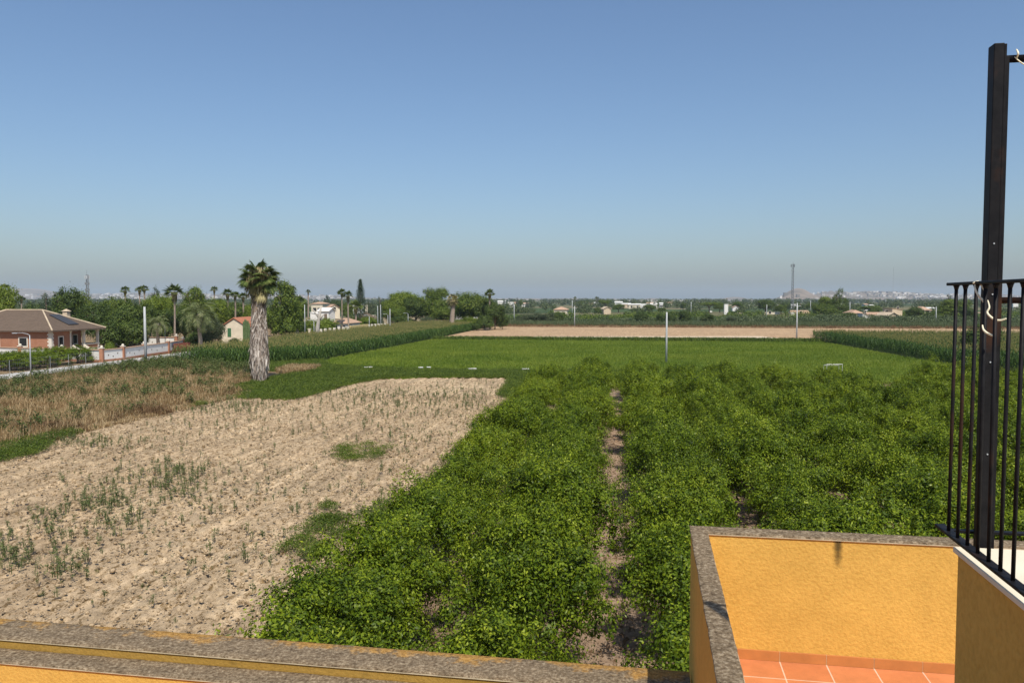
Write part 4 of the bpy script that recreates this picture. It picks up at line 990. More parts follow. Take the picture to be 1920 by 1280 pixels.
MB().poly([(.02, 4.7, 1.7), (2.2, 4.7, .5), (2.2, 4.7, .1), (.02, 4.7, 1.2)]).poly([(.02, 4.88, 1.7), (2.2, 4.88, .5), (2.2, 4.88, .1), (.02, 4.88, 1.2)]).poly([(.02, 4.7, 1.7), (2.2, 4.7, .5), (2.2, 4.88, .5), (.02, 4.88, 1.7)]).obj('stair_rail', M['stone'], vi)
MB().poly([(.02, 7.35, 1.7), (2.2, 7.35, .5), (2.2, 7.35, .1), (.02, 7.35, 1.2)]).poly([(.02, 7.55, 1.7), (2.2, 7.55, .5), (2.2, 7.55, .1), (.02, 7.55, 1.2)]).poly([(.02, 7.35, 1.7), (2.2, 7.35, .5), (2.2, 7.55, .5), (.02, 7.55, 1.7)]).obj('stair_rail', M['stone'], vi)
def hip(mb, x0, x1, y0, y1, z, rh, th=.16):
    cy = (y0 + y1) / 2; h = (y1 - y0) / 2 * min(1, (x1 - x0) / (y1 - y0)); 
    if (x1 - x0) >= (y1 - y0): a, b = (x0 + h, cy), (x1 - h, cy)
    else: cx = (x0 + x1) / 2; h = (x1 - x0) / 2; a, b = (cx, y0 + h), (cx, y1 - h)
    A, B = (*a, z + rh), (*b, z + rh); c = [(x0, y0, z), (x1, y0, z), (x1, y1, z), (x0, y1, z)]
    if (x1 - x0) >= (y1 - y0): mb.poly([c[0], c[1], B, A]).poly([c[1], c[2], B]).poly([c[2], c[3], A, B]).poly([c[3], c[0], A])
    else: mb.poly([c[0], c[1], A]).poly([c[1], c[2], B, A]).poly([c[2], c[3], B]).poly([c[3], c[0], A, B])
    mb.box(x0, x1, y0, y1, z - th, z - .003)
    return A, B, c
rf = MB(); A, B, c = hip(rf, -18.6, .75, -.75, 12.2, 4.16, 3.0)
roof = rf.obj('roof', M['roofbrown'], vi)
MB().box(-17.95, .7, -.7, 12.15, 3.955, 3.997).obj('eaves_trim', M['stone'], vi)
rc = MB()
for p, q in ((A, B), (c[1], B), (c[0], A), (c[2], B)): rc.tube([Vector(p) + Vector((0, 0, .04)), Vector(q) + Vector((0, 0, .04))], .12, 6)
rc.obj('ridge_tiles', M['beige'], roof)
ch = MB().box(-4.4, -3.6, 8.6, 9.4, 5.0, 6.95).obj('chimney', M['beige'], roof)
cc_ = [(-4.55, 8.45, 6.952), (-3.45, 8.45, 6.952), (-3.45, 9.55, 6.952), (-4.55, 9.55, 6.952)]; tp = (-4.0, 9.0, 7.35); MB().poly(cc_[::-1]).poly([cc_[0], cc_[1], tp]).poly([cc_[1], cc_[2], tp]).poly([cc_[2], cc_[3], tp]).poly([cc_[3], cc_[0], tp]).obj('chimney_cap', M['beige'], ch)
# solar panel lies on the right hip slope
Bv = Vector(B); c1 = Vector(c[1]); c2 = Vector(c[2]); dn = ((c1 + c2) / 2 - Bv); hz = (c2 - c1).normalized(); dn_u = dn.normalized(); nn = hz.cross(-dn_u).normalized()
if nn.z < 0: nn = -nn
def pan(u0, u1, d0, d1, l=.09):
    q = [Bv + hz * u0 + dn_u * d0, Bv + hz * u1 + dn_u * d0, Bv + hz * u1 + dn_u * d1, Bv + hz * u0 + dn_u * d1]
    m = MB(); t = [p + nn * (l + .07) for p in q]; b = [p + nn * l for p in q]; m.poly(t).poly(b[::-1])
    for i in range(4): j = (i + 1) % 4; m.poly([b[i], b[j], t[j], t[i]])
    return m
for k in range(4): pan(-.9 + .98 * k * .62, -.9 + .98 * k * .62 + .58, 1.9, 5.6).obj('solar_panel', M['panel'], roof)

# white boundary wall with brick piers
def pier_wall(name, pts, label, H=1.75, extra=0, gaps=(), panelm=None, z0=.12, capm=None, vents=True):
    """pts: piers' places; panels between neighbours"""
    o = empty(name, (pts[0][0], pts[0][1], z0), 0, label, 'wall'); ox, oy = pts[0]
    for i in range(len(pts) - 1):
        if i in gaps: continue
        a = Vector((pts[i][0] - ox, pts[i][1] - oy, 0)); b = Vector((pts[i + 1][0] - ox, pts[i + 1][1] - oy, 0)); d = b - a; L = d.length; ang = math.atan2(d.y, d.x)
        kw = dict(loc=a, rot=(0, 0, ang))
        MB().box(.2, L - .2, -.09, .09, .35, H - .16).obj('panel', panelm or M['white'], o, **kw)
        MB().box(.2, L - .2, -.13, .13, 0, .348).obj('brick_base', M['brick'], o, **kw)
        MB().box(.19, L - .19, -.2, .2, H - .158, H - .05).obj('coping', capm or M['roofpale'], o, **kw)
        if vents:
            v = MB()
            for f, zz in ((.28, .95), (.72, 1.1), (.5, .72)): v.box(L * f - .1, L * f + .1, -.1, .1, zz - .1, zz + .1)
            v.obj('vent', M['bark'], o, **kw)
    for i, p in enumerate(pts):
        x, y = p[0] - ox, p[1] - oy
        e = MB().box(x - .24, x + .24, y - .24, y + .24, 0, H + .12).obj('pier', M['brick'], o)
        MB().box(x - .3, x + .3, y - .3, y + .3, H + .122, H + .22).tube([(x, y, H + .22), (x, y, H + .3), (x, y, H + .42), (x, y, H + .52)], [.1, .2, .2, .06], 8).obj('pier_cap', M['stone'], e)
    return o
PY = {35: 118.0, 113: 114.5, 188: 112.5}
fw = [(xat(-40, 120.5), 120.5), (xat(35, 117.5), 117.5), (xat(113, 115), 115), (xat(188, 112.6), 112.6), (xat(228, 117), 117), (xat(268, 124), 124), (xat(313, 132), 132), (xat(341, 140), 140)]
pier_wall('boundary_wall', fw, 'white wall with brick piers and red coping in front of the brick villa', 1.85, gaps=())
bw = [(xat(205, 148), 148), (xat(267, 148), 148), (xat(329, 147), 147)]
pier_wall('boundary_wall', bw, 'white wall with brick piers closing the garden behind the villa', 2.0)
gate = empty('garden_gate', (xat(318, 133.5), 133.5, .12), R(75), 'dark red metal gate at the far end of the white roadside wall', 'gate')
MB().box(.3, 4.6, -.36, -.32, .1, 1.5).obj('gate_leaf', M['redmetal'], gate)
# round clipped bush by the porch and citrus in front of the wall
tree('lightbush', 206, 640, 121, 22, 'round clipped bush inside the white wall beside the porch steps', z0=.1)
cit = []
for s_, t_, hh_, ww_ in [(-77.8, 88, 2.2, 3.6), (-77.6, 92, 2.1, 3.4), (-77.8, 96, 2.2, 3.6), (-77.5, 100, 2.2, 3.6), (-74.6, 99.5, 2.4, 3.3), (-74.3, 103, 2.3, 3.2), (-74.2, 106, 1.9, 2.2), (-74.4, 91.5, 2.1, 3.5), (-74.3, 95.5, 2.1, 3.5)]:
    x_, y_ = ST(s_, t_); cit.append((960 + x_ / y_ * FPX, 561 + (9 - hh_) * FPX / y_, y_, ww_ * FPX / y_))
cl = ['citrus shrub cut by the left edge, behind the fence', 'citrus shrub in front of the white wall, first whole one from the left', 'citrus shrub directly left of the wire fence middle, behind the lamp post', 'citrus shrub between the two left wall piers', 'citrus shrub below the middle brick pier', 'citrus shrub one before the last at the right end of the hedge row', 'smallest citrus shrub ending the row by the road corner', 'front citrus shrub nearest the road at the left edge', 'front citrus shrub right behind the lamp post foot']
for (px, yt, D, w), l in zip(cit, cl): tree('lemonbush', px, yt - 3, D, w * 1.2, l, group='citrus shrubs between road and villa wall', z0=.1)
# wire fence by the road
fo = empty('wire_fence', (*ST(-71.9, 84), .1), -RA, 'low wire fence with thin posts between the citrus shrubs and the road', 'fence')
for t in (0, 3.5, 7, 10.5, 14, 17.5, 21): MB().tube([(0, t, 0), (0, t, 1.6)], .022, 5).obj('fence_post', M['steel'], fo)
w_ = MB()
for z in (.1, .6, 1.1, 1.6): w_.tube([(0, 0, z), (0, 21, z)], .004, 4)
for k in range(70): w_.box(-.002, .002, k * .3, k * .3 + .004, .1, 1.6)
w_.obj('wire', M['steel'], fo)

# ---- poles and lamps
def lamp(px, pyb, D, H, arm, label):
    x = xat(px, D); o = empty('street_lamp', (x, D, .1), 0, label, 'street lamp', 'curved street lamps along the road')
    MB().tube([(0, 0, 0), (0, 0, H * .5), (0, 0, H)], [.09, .07, .05], 8).obj('post', M['steel'], o, smooth=True)
    MB().tube([(0, 0, H), (arm * .15, 0, H + .14), (arm * .5, 0, H + .26), (arm, 0, H + .24)], .035, 6).obj('arm', M['steel'], o, smooth=True)
    MB().box(arm * 1.0 - .28, arm * 1.0 + .28, -.1, .1, H + .18, H + .28).obj('lamp_head', M['steel'], o, bevel=.02)
lamp(53.5, 708, 91.5, 4.8, -1.7, 'thin street lamp with arm to the left, at the road edge before the villa')
lamp(308, 650, 141, 4.1, -1.0, 'street lamp behind the white garden wall, left of the feathery date palm')
lamp(385, 650, 150, 4.4, .9, 'pale lamp post in front of the dark bush beside the farmhouse')
lamp(464, 610, 230, 6.0, -1, 'thin lamp far behind the farmhouse roof')
lamp(765, 609, 236, 4.6, -1.1, 'street lamp among the trees at the far end of the road')
lamp(727, 612, 222, 4.6, -1.1, 'street lamp just left of the thick pale pole at the road end')
lamp(692, 618, 205, 4.6, -1.1, 'street lamp standing behind the yellow garden wall')
lamp(588, 626, 172, 4.2, -1.1, 'street lamp left of the dead white trunk')
def pole(px, ytop, D, r0, r1, label, m=None, top=None, group='utility poles'):
    x = xat(px, D); H = zat(ytop, D); o = empty('utility_pole', (x, D, 0), 0, label, 'utility pole', group)
    MB().tube([(0, 0, 0), (0, 0, H * .5), (0, 0, H)], [r0, (r0 + r1) / 2, r1], 8).obj('shaft', m or M['polec'], o, smooth=True)
    if top == 'cross':
        MB().box(-.8, .8, -.06, .06, H - .7, H - .6).obj('crossarm', M['steel'], o)
        for u in (-.7, 0, .7): MB().tube([(u, 0, H - .6), (u, 0, H - .35), (u, 0, H - .2)], [.03, .07, .04], 6).obj('insulator', M['bark'], o)
    return o
pole(270.5, 575, 110.5, .20, .15, 'thick bare concrete pole at the roadside in front of the white wall')
pole(1250.5, 585, 113, .16, .11, 'bare white pole rising from the far edge of the lemon orchard')
pole(1495, 568, 182, .20, .13, 'grey pole with crossarm and insulators at the dirt track', top='cross')
pole(571, 571, 166, .10, .07, 'pale green pole between the two cream gate pillars', M['steel'])
pole(708, 573, 214, .10, .07, 'left one of the two close poles under the cypress')
pole(713.5, 571, 217, .10, .07, 'right one of the two close poles under the cypress')
pole(731, 579, 203, .12, .09, 'shorter thick pole right of the two close poles')
pole(1077.5, 574, 262, .18, .12, 'thin pole behind the middle of the tan field', top='cross')
pole(964, 571, 300, .16, .12, 'thin pole over the grey shrubs right of the tree group')
pole(1073, 563, 420, .2, .14, 'far pole beside the small tan roof', top='cross')
pole(1296, 566, 460, .2, .14, 'far pole between the ditch bushes and the round trees')
pole(1438, 571, 340, .16, .12, 'far thin pole left of the white water tower hut')
pole(1594, 566, 380, .2, .13, 'far pole just right of the tall eucalyptus', top='cross')
pole(1520, 563, 520, .2, .14, 'far thin pole between the dirt track pole and the big eucalyptus')
pole(1756, 575, 300, .2, .13, 'brownish pole left of the railing, in front of the conifer')
pole(1661, 556, 900, .3, .2, 'very distant thin pole over the farmhouse')
# metal rack at the roadside
mr_ = empty('metal_rack', (*G(228, 683.5), .14), R(10), 'small dark metal rack with thin legs at the roadside', 'rack')
MB().box(0, 1.35, -.03, .03, .72, .78).box(0, 1.35, .5, .56, .72, .78).obj('top_bar', M['bark'], mr_)
for u in (0.03, .62, 1.28):
    MB().tube([(u, 0, 0), (u, 0, .72)], .03, 6).obj('leg', M['bark'], mr_); MB().tube([(u, .53, 0), (u, .53, .72)], .03, 6).obj('leg', M['bark'], mr_)
# irrigation blocks
for px, py, w, l in [(323, 685, .8, 'white concrete block at the near corner of the left corn'), (387, 686, .9, 'white concrete block at the corn edge left of the palm'), (456, 686.5, .8, 'white concrete block just left of the palm trunk'), (690.5, 691, .95, 'biggest white concrete block in the grass right of the palm'), (789, 691.5, .5, 'small flat concrete block, the left of a close pair'), (804, 691.2, .45, 'small flat concrete block, the right of a close pair'), (885.5, 694, .95, 'white concrete block above the far end of the bare field'), (985, 694.5, .8, 'white concrete block beside the first orchard row')]:
    x, y = G(px, py + 1); o = empty('concrete_block', (x, y, 0), .2, l, 'concrete block', 'white irrigation blocks in the grass')
    MB().box(-w / 2, w / 2, -.3, .3, -.1, .26).obj('base', M['white'], o, bevel=.03)
    MB().box(-w / 2 - .05, w / 2 + .05, -.34, .34, .263, .32).obj('lid', M['white'], o, bevel=.015)
x0, y0 = G(536, 693); x1, y1 = G(593, 694)
tag(MB().box(0, x1 - x0, -.15, .15, 0, .22).obj('low_kerb', M['white'], loc=(x0, y0, 0), bevel=.02), 'long low whitish kerb in the grass right of the palm', 'kerb')
# small frame goal
gx, gy = G(1550, 704); gl = empty('frame_goal', (gx, gy, 0), .03, 'white tubular goal frame behind the lemon orchard', 'goal')
w = 1.85; hgt = 1.36
MB().tube([(0, 0, 0), (0, 0, hgt), (w, 0, hgt), (w, 0, 0)], .032, 6).obj('front_frame', M['white'], gl)
MB().tube([(0, .9, 0), (0, .9, hgt * .85), (w, .9, hgt * .85), (w, .9, 0)], .025, 6).obj('back_frame', M['white'], gl)
for u in (0, w): MB().tube([(u, 0, hgt), (u, .9, hgt * .85)], .025, 6).obj('side_bar', M['white'], gl)
MB().tube([(0, .9, .45), (w, .9, .45)], .02, 6).obj('cross_bar', M['white'], gl)
MB().box(-.2, w * .6, -.1, .15, 0, .12).obj('ground_bar', M['white'], gl)

# ================================================================== THE BIG PALM
mx_, my_ = G(487, 716); mp_ = empty('fan_palm', (mx_, my_, .05), 0, 'tall palm with a thick shaggy skirt of dead fronds, alone beside the bare field', 'palm tree')
KD = my_ / FPX; zc = zat(520, my_)
link('crown', fan_crown(32, 21, M['fan'], seg=19, down=-.60, stalk=.52, droop=.2), mp_, (0, 0, zc), (0, 0, .6), (46 * KD, 46 * KD, 41 * KD))
link('drooping_fronds', fan_crown(26, 22, M['oldfrond'], seg=15, down=-.97, stalk=.5), mp_, (0, 0, zc - .9), (0, 0, 1.5), (30 * KD, 30 * KD, 44 * KD))
def lerp_tab(tab, z):
    for (a, b), (c, d) in zip(tab, tab[1:]):
        if a <= z <= c: return b + (d - b) * (z - a) / (c - a)
    return tab[-1][1]
def big_skirt():
    rng = np.random.default_rng(90); V = []; Q = []
    tab = [(0, .34), (.5, .46), (1.2, .74), (2.6, .93), (5.0, .85), (7.5, .74), (9.5, .74), (11.5, .74), (13.2, .5)]
    for i in range(4200):
        z = (rng.uniform(.3, 1) if rng.uniform() < .08 else rng.uniform(.5, 11.6)); a = rng.uniform(0, 6.283); r = lerp_tab(tab, z) * rng.uniform(.80, 1.05)
        if z > 7 and math.cos(a) < -.2: r *= .93
        l = rng.uniform(.8, 2.1); w = rng.uniform(.022, .075); d = np.array([math.cos(a), math.sin(a), 0]); s = np.array([-math.sin(a), math.cos(a), 0]); j = rng.normal() * .25
        out = rng.uniform(1.0, 1.22) if z < 6 else rng.uniform(.96, 1.10)
        p0 = d * r * .80 + [0, 0, z + l * .5]; p1 = d * r * 1.0 + s * j * .3 + [0, 0, z]; p2 = d * r * out + s * j * .8 + [0, 0, max(.05, z - l * .5)]
        tw = (s + d * rng.uniform(-.9, .9)) * w
        b = len(V); V += [p0 - tw * .5, p0 + tw * .5, p1 + tw, p1 - tw]; Q.append((b, b + 1, b + 2, b + 3))
        b = len(V); V += [p1 - tw, p1 + tw, p2 + tw * .2, p2 - tw * .2]; Q.append((b, b + 1, b + 2, b + 3))
    zz = np.array(V).reshape(-1, 4, 3)[:, :, 2].mean(1); mi = ((zz + rng.normal(size=len(zz)) * .9) > 8.6).astype(int)
    return np_mesh('dead_fronds', V, Q, [M['skirt'], M['brownfrond']], mi)
link('dead_fronds', big_skirt(), mp_)
link('hanging_fronds', skirt_mesh(9.6, 12.0, 1.15, 1.5, 420, 1.3, 91, M['oldfrond'], .05, 'hanging_fronds'), mp_)
MB().tube([(0, 0, -.2), (0, 0, 1.2), (.05, 0, 4), (0, 0, 9), (0, 0, zc + .2)], [.34, .45, .72, .62, .3], 12).obj('trunk', M['bark'], mp_, smooth=True)

# ================================================================== TREES OF THE LEFT GROUP
tree('light', 2, 534, 152, 60, 'bright green leafy tree at the far left edge above the villa roof')
fan_palm(9, 543, 170, 14, 'palm head sticking out of the bright green tree at the left edge', tr=.25)
fan_palm(40, 561, 195, 9, 'small dark palm over the villa roof ridge', tr=.2)
tree('conifer', 86, 545, 172, 38, 'dark pointed conifer behind the villa roof')
tree('dark', 128, 538, 156, 62, 'tall dense dark tree right of the pointed conifer, in front of the left mast')
tree('broad', 154, 546, 158, 50, 'dense green tree touching the left mast foot')
tree('bush', 62, 567, 185, 60, 'low dark bushes over the villa roof ridge')
tree('dark', 180, 568, 146, 60, 'dark low tree behind the right end of the villa roof')
tree('broad', 214, 553, 152, 60, 'round topped dark tree between villa and the first thin palms')
tree('dark', 236, 570, 144, 66, 'dark tree behind the bare concrete pole')
tree('dark', 268, 566, 148, 44, 'dark tree right of the bare concrete pole')
tree('bush', 205, 600, 140, 60, 'deep green bushes behind the porch of the villa')
tree('bush', 250, 600, 141, 56, 'dark bushes over the back garden wall')
fan_palm(235, 545, 190, 11, 'thin fan palm, first of the row above the dark trees', tr=.2)
fan_palm(262, 544, 195, 10, 'thin fan palm, left of a close pair over the dark trees', tr=.2)
fan_palm(271, 542, 200, 10, 'thin fan palm, right of a close pair over the dark trees', tr=.2)
tree('conifer', 291, 539, 182, 34, 'greyish conifer top behind the light green tree')
tree('light', 284, 551, 158, 52, 'light green tree left of the tall fan palm')
tree('light', 310, 549, 172, 40, 'light green tree behind the tall fan palm')
tree('dark', 310, 580, 152, 66, 'dark undergrowth tree behind the two feathery date palms')
fan_palm(327, 548, 147, 21, 'tall fan palm with long bare trunk left of the big date palm', tr=.22)
tree('pine', 362, 541, 176, 62, 'wide yellow green pine behind the big date palm')
tree('light', 408, 558, 178, 52, 'light green tree right of the big date palm crown')
tree('dark', 345, 575, 160, 80, 'dark tree filling the space behind the big date palm')
date_palm(373, 592, 138, 44, 'big feathery date palm with drooping grey green fronds', 0, .42)
date_palm(294, 609, 139, 29, 'smaller feathery date palm left of the tall fan palm', 1, .35)
tree('greybush', 399, 598, 143, 42, 'dark weeping bush beside the farmhouse gable')
tree('bush', 372, 620, 145, 60, 'dark bush in the shade under the big date palm')
fan_palm(402, 543, 262, 9, 'single distant fan palm rising above the pine tops', tr=.25)
fan_palm(427, 551, 186, 13, 'fan palm behind the farmhouse, left of three', tr=.25)
fan_palm(441, 554, 189, 11, 'fan palm behind the farmhouse, middle of three', tr=.25)
fan_palm(456, 557, 192, 11, 'fan palm behind the farmhouse, right of three', tr=.25)
tree('broad', 436, 566, 200, 70, 'green tree behind the three farmhouse palms')
tree('light', 466, 568, 186, 26, 'light green tree between farmhouse palms and the big palm')
tree('dark', 480, 572, 190, 60, 'dark tree hidden partly by the big shaggy palm')
tree('pine', 533, 530, 166, 78, 'large dark layered pine right of the big shaggy palm')
tree('dark', 528, 575, 170, 76, 'dark foliage under the large layered pine')
tree('light', 552, 560, 172, 44, 'yellow green tree on the right flank of the large pine')
fan_palm(549, 542, 215, 9, 'fan palm head peeping over the large pine', tr=.25)
fan_palm(561, 566, 185, 15, 'fan palm right of the large pine, partly hidden', tr=.25)
tree('bush', 556, 598, 176, 40, 'green bush behind the left cream gate pillar')
fan_palm(578, 547, 290, 6, 'small distant fan palm above the cream gate pillars', tr=.3)
tree('bush', 571, 560, 320, 10, 'small dark far tree left of the distant fan palm')
tree('lightbush', 612, 594, 182, 44, 'bright green bushy tree right of the dead white trunk')
tree('lightbush', 582, 596, 180, 30, 'green bushes between the gate pillars')
# dead trunk
dt = empty('dead_trunk', (xat(597, 165), 165, 0), 0, 'bare whitish dead tree trunk with lopped limbs', 'dead tree'); zt = zat(574, 165)
MB().tube([(-.45, 0, 0), (-.25, 0, 3.2), (.1, 0, 5.2), (.55, 0, zt)], [.5, .42, .3, .16], 8).tube([(0, 0, 4.6), (.6, 0, 5.4), (1.2, 0, 6.0)], [.25, .18, .1], 6).tube([(.1, 0, 5.2), (-.7, 0, 6.2), (-1.1, 0, 6.9)], [.22, .15, .08], 6).obj('trunk', M['deadwood'], dt, smooth=True)
# columnar cactus
ca = empty('column_cactus', (xat(461, 146), 146, 0), 0, 'tall columnar cactus with many ribs in front of the farmhouse', 'cactus')
for i, (dx, dy, h) in enumerate([(-.5, 0, 5.0), (-.25, .1, 5.4), (0, -.1, 5.3), (.28, .05, 5.15), (.52, 0, 4.7), (-.1, .4, 4.9), (.3, .4, 4.6)]):
    MB().tube([(dx, dy, 0), (dx, dy, h * .5), (dx, dy, h - .2), (dx, dy, h)], [.15, .17, .15, .05], 9).obj('stem', M['cactus'], ca)
# cream gate pillars
for px, l in ((556, 'left cream gate pillar standing over the corn'), (579.5, 'right cream gate pillar standing over the corn')):
    g = empty('gate_pillar', (xat(px, 168), 168, 0), 0, l, 'pillar', 'cream gate pillars')
    MB().box(-.27, .27, -.27, .27, 0, zat(617, 168)).obj('shaft', M['cream'], g, bevel=.02); MB().box(-.33, .33, -.33, .33, zat(617, 168) + .002, zat(616, 168)).obj('cap', M['stone'], g)
tag(MB().box(-1.1, 1.1, -.12, .12, 0, zat(627.5, 168)).obj('low_wall', M['cream'], loc=(xat(568, 168.1), 168.1, 0)), 'low cream wall between the two gate pillars', 'wall')

# houses ----------------------------------------------------------------
def house(px, D, wpx, dep, yeave, yridge, label, wall='white', roof='hip', rm='roofpale', yaw=-RA, wins=(), over=.45, name='house', chim=None, cat='house', base=0.0, parapet=False):
    w = wpx / FPX * D; x = xat(px, D); H = zat(yeave, D) - base; o = empty(name, (x, D, base), yaw, label, cat)
    if roof == 'flat':
        MB().box(-w / 2, w / 2, 0, dep, 0, H - .2).obj('wall', M[wall], o)
        MB().box(-w / 2 - .06, w / 2 + .06, -.06, dep + .06, H - .198, H).obj('roof', M[rm] if rm != 'roofpale' else M[wall], o)
    elif roof == 'hip':
        MB().box(-w / 2, w / 2, 0, dep, 0, H).obj('wall', M[wall], o)
        r = MB(); hip(r, -w / 2 - over, w / 2 + over, -over, dep + over, H + .2, zat(yridge, D + dep / 2) - H - base); r.obj('roof', M[rm], o)
    elif roof in ('gable_x', 'gable_y'):
        rh = zat(yridge, D) - base; a, b = -w / 2, w / 2
        if roof == 'gable_x':      # ridge runs along x
            c = dep / 2; wl = MB().box(a, b, 0, dep, 0, H).poly([(a, 0, H), (a, c, rh - .12), (a, dep, H)]).poly([(b, 0, H), (b, dep, H), (b, c, rh - .12)])
            q = [[(a - over, -over, H - .05), (b + over, -over, H - .05), (b + over, c, rh), (a - over, c, rh)], [(a - over, c, rh), (b + over, c, rh), (b + over, dep + over, H - .05), (a - over, dep + over, H - .05)]]
        else:
            c = 0; wl = MB().box(a, b, 0, dep, 0, H).poly([(a, 0, H), (b, 0, H), (c, 0, rh - .12)]).poly([(a, dep, H), (c, dep, rh - .12), (b, dep, H)])
            q = [[(a - over, -over, H - .05), (c, -over, rh), (c, dep + over, rh), (a - over, dep + over, H - .05)], [(c, -over, rh), (b + over, -over, H - .05), (b + over, dep + over, H - .05), (c, dep + over, rh)]]
        wl.obj('wall', M[wall], o); rr_ = MB()
        for f in q:
            up = [(p[0], p[1], p[2] + .16) for p in f]; rr_.poly(up).poly(f[::-1])
            for i in range(4): j = (i + 1) % 4; rr_.poly([f[i], f[j], up[j], up[i]])
        rr_.obj('roof', M[rm], o)
    elif roof == 'shed':           # slopes down from left to right
        rh = zat(yridge, D) - base; a, b = -w / 2, w / 2
        MB().poly([(a, 0, 0), (b, 0, 0), (b, 0, H), (a, 0, rh)]).poly([(a, dep, 0), (a, dep, rh), (b, dep, H), (b, dep, 0)]).poly([(a, 0, 0), (a, 0, rh), (a, dep, rh), (a, dep, 0)]).poly([(b, 0, 0), (b, dep, 0), (b, dep, H), (b, 0, H)]).obj('wall', M[wall], o)
        m = MB(); lo = [(a - .2, -.2, rh + .03), (b + .2, -.2, H - .03), (b + .2, dep + .2, H - .03), (a - .2, dep + .2, rh + .03)]; up = [(p[0], p[1], p[2] + .12) for p in lo]
        m.poly(up).poly(lo[::-1])
        for i in range(4): j = (i + 1) % 4; m.poly([lo[i], lo[j], up[j], up[i]])
        m.obj('roof', M[rm], o)
    for wn in wins:
        a, z, ww, hh = wn[:4]; kind = wn[4] if len(wn) > 4 else 'w'
        if kind == 'd': MB().box(a * w - ww / 2, a * w + ww / 2, -.06, .0, z, z + hh).obj('door', M['green'] if len(wn) > 5 else M['bark'], o)
        else:
            f = MB().box(a * w - ww / 2 - .1, a * w + ww / 2 + .1, -.05, 0, z - .1, z + hh + .1).obj('window', M['stone'], o); MB().box(a * w - ww / 2, a * w + ww / 2, -.07, -.051, z, z + hh).obj('pane', M['glass'], f)
    if chim:
        cx_, cz = chim; c = MB().box(cx_ * w - .35, cx_ * w + .35, dep * .4, dep * .4 + .7, H, cz).obj('chimney', M[wall], o); MB().box(cx_ * w - .45, cx_ * w + .45, dep * .4 - .1, dep * .4 + .8, cz + .002, cz + .15).obj('chimney_cap', M['stone'], c)
    return o
# farmhouse with gable to the camera
fh = house(438, 158, 48, 11, 613, 596.5, 'old pale stone farmhouse with red tiled gable roof and green door beside the date palm', 'cream', 'gable_y', 'roofred', R(-1), [(-.19, 1.6, .7, 1.7, 'd', 'g')], .25, 'farmhouse')
tree('bush', 437, 633, 150, 20, 'low clipped bush against the farmhouse wall')
house(606, 282, 21, 5, 583.5, 577.5, 'white cottage with low gable and dark doorway among the left trees', 'white', 'gable_x', 'white', R(-14), [(.22, .9, 1.1, 3.0, 'd')])
house(589, 286, 16, 6, 588.5, 586, 'low white shed attached left of the white cottage', 'white', 'shed', 'white')
house(627, 372, 20, 8, 578.5, 571, 'cream gabled house with tan roof on the rise behind the white cottage', 'cream', 'gable_y', 'roofpale', R(24), [(.0, 4.2, 1.2, 1.2)])
house(594, 470, 22, 12, 570, 566.5, 'long low cream house far behind, left of the gabled house', 'cream', 'hip', 'roofpale', wins=[(-.2, 2, 2, 2), (.2, 2, 2, 2)])
house(636, 196, 34, 9, 607, 597.5, 'cream house with tan hipped roof behind the pillared fence', 'white', 'hip', 'roofpale', wins=[(-.25, 1.2, 1.2, 1.4), (.2, 1.2, 1.2, 1.4)])
house(688, 246, 26, 11, 596, 586, 'house with brownish hipped roof and cream chimneys below the tall pine', 'cream', 'hip', 'roofbrown', R(14), [(.3, 1.6, 1.2, 1.4)], chim=(.02, 7.0))
house(697, 256, 6, 3, 591, 588, 'small cream turret house with pale top beside the brownish roof', 'cream', 'flat')
house(668, 500, 14, 8, 568.5, 566.5, 'white house far away behind the tall fan palm pair', 'white', 'flat')
house(768, 262, 10, 5, 604, 600, 'tiny white hut at the end of the road', 'white', 'gable_x', 'roofpale')
house(870, 262, 40, 6, 591, 588, 'white house wall glimpsed under the dark round trees', 'white', 'flat')
house(1051, 422, 25, 14, 581, 575.5, 'lone house with wide tan hipped roof in the flat green land', 'cream', 'hip', 'roofpale', wins=[(-.2, 1, 1.6, 1.2), (.25, 1, 1.6, 1.2)])
# white fence of stubby pillars, yellow wall, second fence
def pillar_fence(px0, px1, D0, D1, n, y0, y1, label):
    o = empty('pillar_fence', (xat(px0, D0), D0, 0), 0, label, 'fence'); X0 = xat(px0, D0)
    pts = [(xat(px0 + (px1 - px0) * i / (n - 1), D0 + (D1 - D0) * i / (n - 1)) - X0, (D1 - D0) * i / (n - 1)) for i in range(n)]
    for i, (x, y) in enumerate(pts):
        z = zat(y0 + (y1 - y0) * i / (n - 1), D0 + y); MB().box(x - .26, x + .26, y - .26, y + .26, 0, z).obj('pillar', M['stone'], o)
    m = MB()
    for (x, y), (x2, y2) in zip(pts, pts[1:]):
        z = zat(y0, D0 + y) * .5; m.poly([(x, y, 0), (x2, y2, 0), (x2, y2, z), (x, y, z)]).poly([(x, y + .15, 0), (x, y + .15, z), (x2, y2 + .15, z), (x2, y2 + .15, 0)]).poly([(x, y, z), (x2, y2, z), (x2, y2 + .15, z), (x, y + .15, z)])
    m.obj('base_wall', M['white'], o); return o
pillar_fence(601, 652, 166, 184, 7, 616.5, 612, 'fence of stubby whitish pillars before the hipped cream house')
x0, x1 = xat(656, 186), xat(689, 198)
yw = MB(); a = math.atan2(12, x1 - x0); L = math.hypot(12, x1 - x0)
tag(MB().box(0, L, -.15, .15, 0, zat(609.3, 190)).obj('yellow_wall', M['yellowwall'], loc=(x0, 186, 0), rot=(0, 0, a)), 'plain yellow garden wall between the two pillar fences', 'wall')
pillar_fence(691, 722, 199, 212, 6, 608, 606, 'short row of whitish pillars right of the yellow wall')

